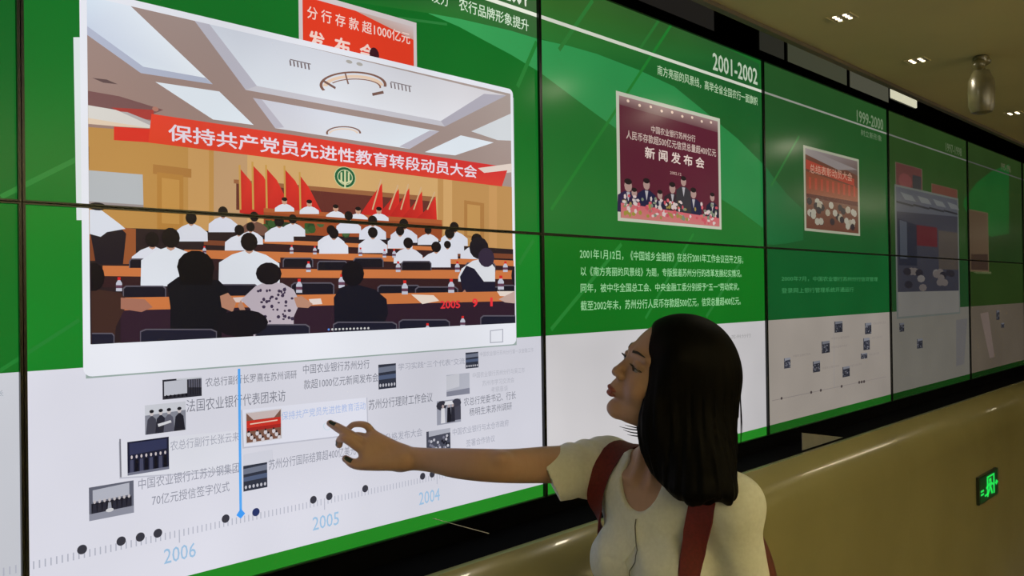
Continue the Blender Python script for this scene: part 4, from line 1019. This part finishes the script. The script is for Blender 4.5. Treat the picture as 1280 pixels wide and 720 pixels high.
# hand
def HP(px, py, off): return W2B(at_plane_y(px, py, -off))
zt0 = HP(412.5, 529, .006)
Zt = zt0[2]
def HQ(px, py, dz): return Q(px, py, Zt+dz)
WRc = WR
MI, MM, MR, MP = HQ(456, 565, -.012), HQ(458, 556, -.004), HQ(463, 549, .006), HQ(467, 544.5, .018)
hand0 = len(body.ops)
for Mk, rr_ in ((MI, .0125), (MM, .0125), (MR, .012), (MP, .0115)): body.cap(WR+(Mk-WR)*.12, Mk, .018, rr_, .012)
body.ell((WR+MM)/2+np.array([.006, -.012, .004]), (.042, .024, .017), [nrm(MM-WR), nrm(np.cross([0, 0, 1], MM-WR)), [0, 0, 1]], .015)
K = .0035
body.chain([MI, HQ(433, 549.5, -.020), HQ(425.5, 549, -.012), HQ(424, 556, -.006)], [.0095, .0083, .0076, .0070], K)       # index, curled
body.chain([MM, HQ(436, 542.5, -.010), HQ(423, 535, -.004), zt0], [.0104, .0096, .0092, .0070], K)                         # middle, touching the glass
body.chain([MR, HQ(446, 545, .016), HQ(448, 552, .030), HQ(456, 556, .030)], [.0092, .0082, .0075, .0070], K)             # ring, folded away
body.chain([MP, HQ(458, 532, .016), HQ(443, 530.5, .020), HQ(435, 536, .018)], [.0092, .0072, .0062, .0058], K)           # little, bent in a loop
TH = [HQ(500, 576, .0), HQ(468, 579.5, -.012), HQ(444, 580, -.018), HQ(432, 573.5, -.016)]
body.chain(TH, [.019, .0145, .0105, .0074], .014)
# left arm hanging
ELl = Q(950, 812, 1.60); ELl = SL+np.array([.055, -.26, .03]); WRl = ELl+nrm([-.12, -.95, -.25])*.22
body.chain([SL, SL+(ELl-SL)*.5, ELl], [.046, .041, .036], .02); body.chain([ELl, ELl+(WRl-ELl)*.3, WRl], [.037, .036, .024], .02)
hd = nrm(WRl-ELl); fwv = nrm(np.cross(hd, [0.3, 0, 1])); 
palm = WRl+hd*.075
for i, t in enumerate((-.024, -.008, .008, .023)):
    kx = palm+fwv*t; body.cap(WRl+hd*.01+fwv*t*.5, kx, .015, .011, .01)
    Lk = (.036, .042, .040, .032)[i]; a = kx+hd*Lk; b = a+nrm(hd+Fd*.5)*Lk*.7; c = b+nrm(hd+Fd*1.1)*Lk*.5
    body.chain([kx, a, b, c], [.0092, .0082, .0074, .0064], K)
body.chain([WRl+hd*.02-fwv*.015, WRl+hd*.055-fwv*.042, WRl+hd*.09-fwv*.046], [.014, .0105, .008], .006)
# legs
FLOORY = lambda q: q  # feet are placed on the floor in world coordinates
def floor_q(q, h):      # same place, world height h
    p = B2W(q); p = np.array([p[0], p[1], h]); return W2B(p)
hips = [T(.075, -.005, -.45), T(-.075, -.005, -.45)]
FEET = []
for sg, hp in zip((1, -1), hips):
    kn = floor_q(T(sg*.085, .02, -.6), .43); an = floor_q(T(sg*.09, -.02+sg*.03, -1), .075)
    body.chain([hp, kn, an], [.078, .052, .033], .03); body.ell(kn+(an-kn)*.28-Fd*.018, (.045, .05, .10), AX_T[:2]+[Upv], .03)
    toe = floor_q(an+Fd*.13, .035); body.chain([an, floor_q(an+Fd*.01, .04), toe], [.033, .034, .028], .02); FEET.append((an, toe))

# ---- garments
def sleeve(S_, a, b, ra, rb): S_.cap(a, b, ra, rb, .03)
shirt = SDF(); torso(shirt, .009)
CUFF = Q(697, 586, 1.775)
shirt.cap(T(0, -.02, .03), T(-.125, -.01, .004), .040, .038, .04); shirt.cap(T(0, -.02, .03), T(.125, -.01, .004), .040, .038, .04)
c2 = SR+(CUFF-SR)*1.7
shirt.cap(SR+np.array([.015, -.004, 0]), c2+np.array([0, -.012, 0]), .060, .055, .03)
cn = nrm([-.92, .36, .0]); 
shirt.cap(SL, SL+(ELl-SL)*.80, .051, .050, .03)
# folds around the right sleeve
_base_ev = None
shirt.ops.append((lambda P: (P-(CUFF+np.array([-.012, 0, 0])))@nrm([-.90, .43, -.02])*1.0, CUFF, 1e9, .003, 'i')) if False else None
def cut_sleeve(P):
    d = (P-Q(681, 587, 1.775))@nrm([-.90, -.43, -.1]); return d
def only_near(fn, c, R):
    def f(P):
        v = fn(P); return v
    return f
shirt.add(lambda P: -cut_sleeve(P), Q(650, 585, 1.76), .16, .002, 's')
cutL = SL+(ELl-SL)*.66
shirt.add(lambda P: -((P-cutL)@nrm(ELl-SL)), SL+(ELl-SL)*1.0, .13, .002, 's') if False else None
# neckline: a scoop at the front and an opening around the neck
shirt.ell(T(0, -.01, .075), (.068, .085, .075), AX_T, .004, 's'); shirt.ell(T(0, .085, .050), (.056, .10, .088), AX_T, .004, 's')
shirt.plane(T(0, 0, -.46), [0, -1, 0])
_sh_ev = shirt.ev
RS0, RSd = SR, nrm(CUFF-SR)
def shirt_ev(P):
    d = _sh_ev(P)
    t = (P-RS0)@RSd
    m = (t > -.02) & (t < .2)
    w_ = np.clip((t+.02)/.04, 0, 1)*np.clip((.125-t)/.05, 0, 1)
    ang = (P[:, 1]-RS0[1])*18
    d = d-m*w_*.0022*np.sin(t*165+ang*1.2)*np.clip(.7+.5*np.sin(ang*2), 0, 1)
    # soft folds across the front
    l = (P-MID)@Lf; u = (P-MID)@Upv; f = (P-MID)@Fd
    w2 = np.clip(f/.04, 0, 1)*np.clip((-u-.02)/.05, 0, 1)
    d = d-w2*.0016*np.sin(l*95+u*38)*np.sin(u*26+l*20+1)
    return d
shirt.ev = shirt_ev

trousers = SDF()
trousers.ell(T(0, -.01, -.42), (.168, .122, .12), AX_T, .05)
for sg, hp in zip((1, -1), hips):
    kn = floor_q(T(sg*.085, .02, -.6), .43); an = floor_q(T(sg*.09, -.02+sg*.03, -1), .12)
    trousers.chain([hp, kn, an], [.096, .066, .060], .04)
trousers.plane(T(0, 0, -.40), [0, 1, 0], .01)
trousers.plane(floor_q(T(0, 0, -1), .085), [0, -1, 0], .004)

hair = SDF()
hair.ell(H(-.022, 0, .040), (.100, .090, .092), AX_H, .02)
hair.ell(Q(866, 470, 1.665), (.086, .098, .090), None, .03)
hair.chain([Q(866, 478, 1.665), Q(864, 555, 1.635), Q(874, 612, 1.575)], [.085, .086, .070], .03)
hair.chain([H(.03, -.062, .03), Q(812, 545, 1.70), Q(828, 590, 1.69)], [.025, .024, .014], .03)
hair.chain([Q(845, 450, 1.585), Q(819, 540, 1.60), Q(846, 600, 1.61)], [.03, .034, .022], .03)
# front boundary of the hair, following the hairline and the loose lengths at the cheek
FB = [(816, 395), (813, 416), (806, 436), (803, 455), (799, 480), (797, 500), (795, 536), (797, 566), (810, 588), (832, 610), (856, 636)]
fbx = np.array([Q(x, y, 1.64)[0] for x, y in FB]); fby = np.array([Q(x, y, 1.64)[1] for x, y in FB])
def front_cut(P):
    xb = np.interp(-P[:, 1]*1.64/P[:, 2], -fby, fbx); x = P[:, 0]*1.64/P[:, 2]
    return xb-x                         # >0 in front of the boundary: removed
hair.add(lambda P: front_cut(P), HC, 1e9, .008, 'i')
hair.add(lambda P: (Q(0, 628, 1.64)[1]-P[:, 1]*1.64/P[:, 2])+.010*np.sin(P[:, 0]*90)*np.sin(P[:, 2]*70+1), HC, 1e9, .02, 'i')
_h_ev = hair.ev; HAX = Q(868, 500, 1.665)
def hair_ev(P):
    d = _h_ev(P); a = np.arctan2(P[:, 2]-HAX[2], P[:, 0]-HAX[0])
    lowm = np.clip((HAX[1]+.09-P[:, 1])/.1, 0, 1)
    return d+.0016*lowm*np.sin(a*34+np.sin(P[:, 1]*22)*1.5)+.0012*lowm*np.sin(a*61+1.3)
hair.ev = hair_ev

# ---- build
WO = B2W(floor_q(T(0, 0, -1), 0))
woman = empty('person', tuple(WO), 'woman with shoulder-length black hair in white short-sleeved top, touching the display with one finger', 'person')
def skin_mat():
    M = mat('skin', (.41, .255, .195), .5, spec=.35); nt = M.node_tree; b = nt.nodes['Principled BSDF']
    a = nt.nodes.new('ShaderNodeAttribute'); a.attribute_name = 'Col'
    n = nt.nodes.new('ShaderNodeTexNoise'); n.inputs['Scale'].default_value = 60; n.inputs['Detail'].default_value = 3
    mr = nt.nodes.new('ShaderNodeMapRange'); mr.inputs[3].default_value = .93; mr.inputs[4].default_value = 1.05
    mx = nt.nodes.new('ShaderNodeVectorMath'); mx.operation = 'SCALE'
    nt.links.new(n.outputs['Fac'], mr.inputs[0]); nt.links.new(a.outputs['Color'], mx.inputs[0]); nt.links.new(mr.outputs[0], mx.inputs['Scale']); nt.links.new(mx.outputs[0], b.inputs['Base Color'])
    b.inputs['Subsurface Weight'].default_value = .08; b.inputs['Subsurface Radius'].default_value = (.012, .005, .003); b.inputs['Subsurface Scale'].default_value = .6
    return M
M_skin = skin_mat()
allp = np.array([o[1] for o in body.ops]); 
lo = np.array([Q(405, 0, Zt)[0]-.01, W2B(np.array([*WO[:2], 0.0]))[1]-.02, 1.40]); hi = np.array([.62, .02, 2.05])
hb = .0042
P, Fq = polygonise(body, lo, hi, hb)
# refine head and reaching hand: split those quads and pull the new points onto the surface
def refine(S_, P, Fq, sel, it=1):
    for _ in range(it):
        m = sel(P[Fq].mean(1)); A = Fq[m]; Bq = Fq[~m]
        key = {}
        n0 = len(P)
        E_ = np.concatenate([A[:, [i, (i+1) % 4]] for i in range(4)]); E_.sort(1)
        ue, inv = np.unique(E_, axis=0, return_inverse=True); inv = inv.reshape(4, -1).T+n0
        mid = P[ue].mean(1); cen = P[A].mean(1); ci = np.arange(len(A))+n0+len(ue)
        P = np.concatenate([P, mid, cen])
        newF = [np.stack([A[:, i], inv[:, i], ci, inv[:, (i+3) % 4]], 1) for i in range(4)]
        Fq = np.concatenate([Bq]+newF)
        # stitch: points on the rim stay where they are (their neighbours are flat enough)
        cntE = np.zeros(len(ue), int); np.add.at(cntE, (inv-n0).ravel(), 1); mv = np.concatenate([cntE == 2, np.ones(len(cen), bool)])
        idx = np.arange(n0, len(P))[mv]; P[idx] = S_.project(P[idx], 3)
    return P, Fq
hc2 = H(.03, 0, -.02)
sel = lambda C_: (((C_-hc2)**2).sum(1) < .125**2) | ((C_[:, 0] < WR[0]+.02) & (C_[:, 1] > -.6))
P, Fq = refine(body, P, Fq, sel, 1)
cols = np.tile(np.array([.41, .255, .195]), (len(P), 1))
for c_, r_ in LIPS:
    q = (P-c_)@np.array(AX_H).T; k0 = np.linalg.norm(q/(np.array(r_)*1.12), axis=1); w_ = np.clip((1.12-k0)/.12, 0, 1)[:, None]; cols = cols*(1-w_)+np.array([.30, .085, .075])*w_
for sg in (1, -1):      # blush
    q = np.linalg.norm(P-H(.075, sg*.040, -.03), axis=1); w_ = np.clip(1-q/.03, 0, 1)[:, None]*.25; cols = cols*(1-w_)+np.array([.52, .22, .16])*w_
print('BODY', len(P), len(Fq))
mesh_from('body', P, Fq, M_skin, woman, cols=cols)

M_shirt = mat('white_knit', (.62, .65, .66), .85, spec=.2, noise=.05, nscale=120, bump=.25, sheen=.2)
M_hair = mat('black_hair', (.0025, .0022, .0022), .6, spec=.06, noise=.35, nscale=60, stretch=(1, 1, .06))
M_trou = mat('dark_denim', (.03, .04, .07), .8, noise=.2, nscale=80)
M_shoe = mat('white_canvas', (.5, .5, .48), .7, noise=.1)
M_sole = mat('rubber_sole', (.35, .34, .32), .6, noise=.1)
P, Fq = polygonise(shirt, np.array([Q(672, 0, 1.7)[0], MID[1]-.50, 1.42]), np.array([.62, MID[1]+.13, 2.0]), .0045)
P = shirt.project(P, 2)
sh = mesh_from('shirt', P, Fq, M_shirt, woman); sh['label'] = 'white ribbed short-sleeved button-front top'
P, Fq = polygonise(trousers, np.array([MID[0]-.3, lo[1], MID[2]-.3]), np.array([MID[0]+.3, MID[1]-.25, MID[2]+.3]), .008)
mesh_from('trousers', P, Fq, M_trou, woman)
P, Fq = polygonise(hair, Q(790, 640, 1.6)-np.array([0, .03, .12]), Q(935, 385, 1.72)+np.array([.03, .03, .10]), .0042)
hr = mesh_from('hair', P, Fq, M_hair, woman); hr['label'] = 'straight black shoulder-length hair'
# loose strands that break the outline of the hair
mb = MB()
for i in range(230):
    a = rng.uniform(0, 2*math.pi); y0 = rng.uniform(400, 470); 
    top = HAX+np.array([math.cos(a)*.04, 0, math.sin(a)*.04]); top[1] = Q(0, 412, 1.66)[1]
    pts = []
    for t in np.linspace(.0, 1, 13):
        yy = top[1]+(Q(0, 632+rng.uniform(-3, 3), 1.66)[1]-top[1])*t
        rd = .012+.10*min(1, t/.22)**.6; pts.append([HAX[0]-.008*(1-t)+math.cos(a+.05*t)*rd, yy, HAX[2]+math.sin(a+.05*t)*rd])
    pts = np.array(pts); pts = hair.project(pts, 14, off=.0006+rng.uniform(0, .0012))
    fr = front_cut(pts); ok = (np.abs(_h_ev(pts)) < .006) & (fr < -.001)
    if ok.sum() < 4: continue
    k0 = int(np.argmax(ok)); k1 = k0
    while k1 < len(ok) and ok[k1]: k1 += 1
    pts = pts[k0:k1]
    if len(pts) < 4: continue
    if (np.linalg.norm(np.diff(pts, axis=0), axis=1) > .06).any(): continue
    mb.tube([Vector(p) for p in B2W(pts)], [.0011]*(len(pts)-1)+[.0003], 4, False)
# wisps: below the jaw on the far side, at the cheek and on the crown
for (x0, y0, z0), (x1, y1, z1), (x2, y2, z2) in [((806, 538, 1.70), (790, 538, 1.70), (774, 533, 1.70)), ((806, 541, 1.70), (792, 543, 1.70), (779, 537, 1.70)), ((806, 545, 1.70), (795, 546, 1.70), (784, 543, 1.70)), ((806, 536, 1.70), (793, 535, 1.70), (781, 531, 1.70)),
                        
                        ((836, 401, 1.66), (848, 397, 1.66), (862, 404, 1.66)), ((830, 403, 1.65), (842, 397, 1.65), (856, 400, 1.65)), ((924, 480, 1.66), (928, 520, 1.66), (925, 580, 1.66)), ((921, 470, 1.66), (927, 500, 1.66), (928, 545, 1.66))]:
    pts = [(1-t)**2*Q(x0, y0, z0)+2*t*(1-t)*Q(x1, y1, z1)+t*t*Q(x2, y2, z2) for t in np.linspace(0, 1, 7)]
    mb.tube([Vector(p) for p in B2W(np.array(pts))], [.0016, .0015, .0014, .0012, .001, .0007, .0003], 5, False)
st = mb.build('hair_strands', M_hair, woman, True); st['kind'] = 'stuff'

# eyes, lashes, brows
M_eye = mat('eye', (.30, .28, .27), .25, noise=.05); M_iris = mat('iris', (.015, .008, .005), .2, noise=.1); M_lash = mat('dark_lash', (.01, .007, .006), .6, noise=.1)
def strip(S_, path, widthdir, w_, off, name, M, parent, thick=.0012, n=14, hw=None, smooth_it=0):
    """thin band lying on a surface: path of points pulled to S_"""
    path = np.array(path, float); t = np.linspace(0, 1, len(path)); tt = np.linspace(0, 1, n)
    C_ = np.stack([np.interp(tt, t, path[:, i]) for i in range(3)], 1); C_ = S_.project(C_, 10, off)
    g = S_.grad(C_); g /= np.linalg.norm(g, axis=1)[:, None]; tg = np.gradient(C_, axis=0); sd = np.cross(tg, g); sd /= np.linalg.norm(sd, axis=1)[:, None]
    prof = np.ones(n) if hw is None else np.interp(tt, np.linspace(0, 1, len(hw)), hw)
    if smooth_it:
        for _ in range(smooth_it): C_[1:-1] = .5*C_[1:-1]+.25*(C_[:-2]+C_[2:])
    cols_ = []
    for s_ in np.linspace(-1, 1, 5):
        q = C_+sd*(s_*w_/2*prof)[:, None]; q = S_.project(q, 5, off)
        for _ in range(smooth_it*2): q[1:-1] = .5*q[1:-1]+.25*(q[:-2]+q[2:])
        cols_.append(q)
    top = [q+g*thick for q in cols_]
    V_ = np.concatenate(top+cols_); m_ = len(cols_); Fs = []
    id_ = lambda k, j, i: (k*m_+j)*n+i
    for i in range(n-1):
        for j in range(m_-1): Fs.append((id_(0, j, i), id_(0, j+1, i), id_(0, j+1, i+1), id_(0, j, i+1))); Fs.append((id_(1, j, i), id_(1, j, i+1), id_(1, j+1, i+1), id_(1, j+1, i)))
        Fs.append((id_(0, 0, i), id_(0, 0, i+1), id_(1, 0, i+1), id_(1, 0, i))); Fs.append((id_(0, m_-1, i), id_(1, m_-1, i), id_(1, m_-1, i+1), id_(0, m_-1, i+1)))
    for i in (0, n-1):
        for j in range(m_-1): Fs.append((id_(0, j, i), id_(1, j, i), id_(1, j+1, i), id_(0, j+1, i)))
    bm = bmesh.new(); vs = [bm.verts.new(tuple(p)) for p in B2W(V_)]
    for f_ in Fs:
        try: bm.faces.new([vs[i] for i in f_])
        except ValueError: pass
    bmesh.ops.recalc_face_normals(bm, faces=bm.faces); me = bpy.data.meshes.new(name); bm.to_mesh(me); bm.free()
    return link_mesh(name, me, M, parent, True)
for sg in (1, -1):
    ec_ = H(.0738, sg*.031, .0085)
    mb = MB(); r = bmesh.ops.create_uvsphere(mb.bm, u_segments=16, v_segments=10, radius=.0118)
    for v in r['verts']: v.co = Vector(B2W(ec_+np.array(v.co)))
    eye = mb.build('eye', M_eye, woman, True)
    gz = nrm(HF-HU*.35); 
    mb = MB(); c0 = ec_+gz*.0100; a1 = nrm(np.cross(gz, Upv)); a2 = np.cross(a1, gz)
    mb.prism([B2W(c0+a1*math.cos(i*math.pi/6)*.0052+a2*math.sin(i*math.pi/6)*.0052) for i in range(12)], tuple(B2W(gz*.0022)-CAM)); ir = mb.build('iris', M_iris, woman)
    lash = [H(.074, sg*.016, .007), H(.082, sg*.024, .0095), H(.0835, sg*.032, .010), H(.078, sg*.041, .0085), H(.070, sg*.047, .006)]
    mb = MB()
    for k in range(len(lash)-1): mb.tube([Vector(B2W(lash[k]+HF*.002)), Vector(B2W(lash[k+1]+HF*.002))], .0008, 6)
    for k in range(14):
        t = k/13*3.999; j = int(t); p = lash[j]+(lash[min(j+1, 4)]-lash[j])*(t-j)+HF*.002
        mb.tube([Vector(B2W(p)), Vector(B2W(p+HF*.005-HU*.001)), Vector(B2W(p+HF*.009+HU*.002+HL*sg*.001))], [.0006, .0005, .0002], 4)
    mb.build('eyelashes', M_lash, woman)
    strip(body, [H(.092, sg*.014, .0325), H(.088, sg*.028, .0375), H(.075, sg*.045, .035)], None, .0048, .0002, 'eyebrow', M_lash, woman, .0007, 10, hw=[1, 1.1, .9, .3])
# finger nails, dark polish
M_nail = mat('dark_nail_polish', (.035, .05, .045), .2, coat=.3, noise=.05)
def nail(a, b, wid, toward):
    a = np.array(a); b = np.array(b); d = nrm(b-a); o_ = nrm(np.array(toward)-d*(np.array(toward)@d))
    pts = [a+(b-a)*t+o_*.01 for t in (.35, .6, .85, 1.1)]
    strip(body, pts, None, wid, .0001, 'fingernail', M_nail, woman, .0006, 6, hw=[.9, 1, .9, .5])
nail(HQ(423, 534.5, -.004), zt0, .009, [0.2, .5, -.8]); nail(TH[2], TH[3], .0115, [-.3, .6, -.7]); nail(HQ(425.5, 549, -.012), HQ(424, 556, -.006), .009, [-.9, 0, -.5])

# placket and buttons of the top
strip(shirt, [T(-.004, .13, -.045), T(-.008, .16, -.12), T(-.018, .16, -.2), T(-.026, .13, -.28), T(-.03, .13, -.38)], None, .024, .0004, 'placket', M_shirt, woman, .0016, 26)
strip(shirt, [T(.008, .13, -.045), T(.005, .16, -.12), T(-.005, .16, -.2), T(-.013, .13, -.28), T(-.017, .13, -.38)], None, .0022, .0016, 'seam', mat('seam_thread', (.16, .16, .14), .8, noise=.1), woman, .0008, 26)
# shoes
for an, toe in FEET:
    s_ = SDF(); s_.chain([floor_q(an-Fd*.02, .06), floor_q(an+Fd*.05, .055), floor_q(toe, .042)], [.043, .044, .040], .02); s_.cap(floor_q(an, .09), floor_q(an, .05), .044, .042, .02)
    s_.plane(floor_q(an, .012), [0, -1, 0], .003)
    P, Fq = polygonise(s_, floor_q(an, 0)-np.array([.22, .02, .22]), floor_q(an, .15)+np.array([.22, .02, .22]), .006); so = mesh_from('shoe', P, Fq, M_shoe, woman)
    s_ = SDF(); s_.chain([floor_q(an-Fd*.02, .02), floor_q(an+Fd*.05, .02), floor_q(toe, .02)], [.046, .047, .043], .01); s_.plane(floor_q(an, .002), [0, -1, 0], .001); s_.plane(floor_q(an, .022), [0, 1, 0], .001)
    P, Fq = polygonise(s_, floor_q(an, 0)-np.array([.22, .03, .22]), floor_q(an, .05)+np.array([.22, .03, .22]), .006)
    so2 = mesh_from('sole', P, Fq, M_sole, woman)

# ---- backpack (held by the straps over her shoulders: a thing of its own)
M_red = mat('red_webbing', (.105, .006, .010), .75, noise=.2, nscale=150, bump=.4); M_bag = mat('dark_red_nylon', (.10, .018, .012), .6, noise=.2, nscale=60, bump=.2); M_brown = mat('brown_edge', (.06, .022, .012), .6, noise=.2)
bp = empty('backpack', tuple(B2W(T(0, -.18, -.45))), 'dark red backpack on the woman\'s back, its straps over both shoulders', 'backpack')
bg = SDF(); 
bg.ell(T(0, -.20, -.26), (.145, .088, .20), AX_T, .02); bg.ell(T(0, -.175, -.32), (.14, .075, .15), AX_T, .04)
# the bag lies against the back
bg.add(lambda P: shirt_ev(P)-.004, T(0, -.1, -.2), .4, .006, 's')
P, Fq = polygonise(bg, T(0, -.18, -.27)-np.array([.26, .26, .26]), T(0, -.18, -.27)+np.array([.26, .26, .26]), .007); mesh_from('bag', P, Fq, M_bag, bp)
s2 = SDF(); s2.ell(T(0, -.262, -.34), (.09, .03, .09), AX_T, .01); P, Fq = polygonise(s2, T(0, -.26, -.34)-np.array([.12]*3), T(0, -.26, -.34)+np.array([.12]*3), .006); mesh_from('front_pocket', P, Fq, M_bag, bp)
for sg in (1, -1):
    path = [T(.08, -.13, -.06), T(.10, -.09, .03), T(.122, -.03, .06), T(.136, .03, .045), T(.142, .08, -.02), T(.146, .11, -.10), T(.148, .11, -.17), T(.150, .10, -.23), T(.155, .03, -.29), T(.15, -.06, -.34), T(.12, -.13, -.37)] if sg > 0 else [T(-.07, -.13, -.06), T(-.075, -.09, .03), T(-.094, -.03, .072), T(-.103, .03, .052), T(-.112, .07, .0), T(-.120, .075, -.045), T(-.135, .055, -.09), T(-.145, .02, -.15), T(-.15, -.02, -.22), T(-.145, -.07, -.30), T(-.12, -.13, -.37)]
    [T(sg*.07, -.13, -.06), T(sg*.078, -.09, .03), T(sg*.088, -.03, .075), T(sg*.095, .04, .06), T(sg*.108, .09, -.02), T(sg*.118, .11, -.10), T(sg*.135, .11, -.17), T(sg*.155, .08, -.23), T(sg*.165, .02, -.29), T(sg*.15, -.06, -.34), T(sg*.12, -.13, -.37)]
    so = strip(shirt, path, None, .054, .0055, 'shoulder_strap', M_red, bp, .005, 44, smooth_it=5, hw=[1, 1, 1, 1, 1, .95, .7, .5, .5, .5, .5])
    so['label'] = 'padded red shoulder strap'

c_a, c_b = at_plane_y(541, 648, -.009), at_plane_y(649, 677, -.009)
o = MB().tube([Vector(c_a), Vector((c_a+c_b)/2), Vector(c_b)], [.0007, .0009, .0007], 6).build('added_line', mat('pale_streak', (.9, .9, .88), .4, noise=.05)); tag(o, 'thin pale tube in place of a reflected light streak, running slantwise across the black band under the reaching arm', 'added_line')  # pale tube standing in for a light streak reflected over the band
print('OBJS', len(bpy.data.objects))
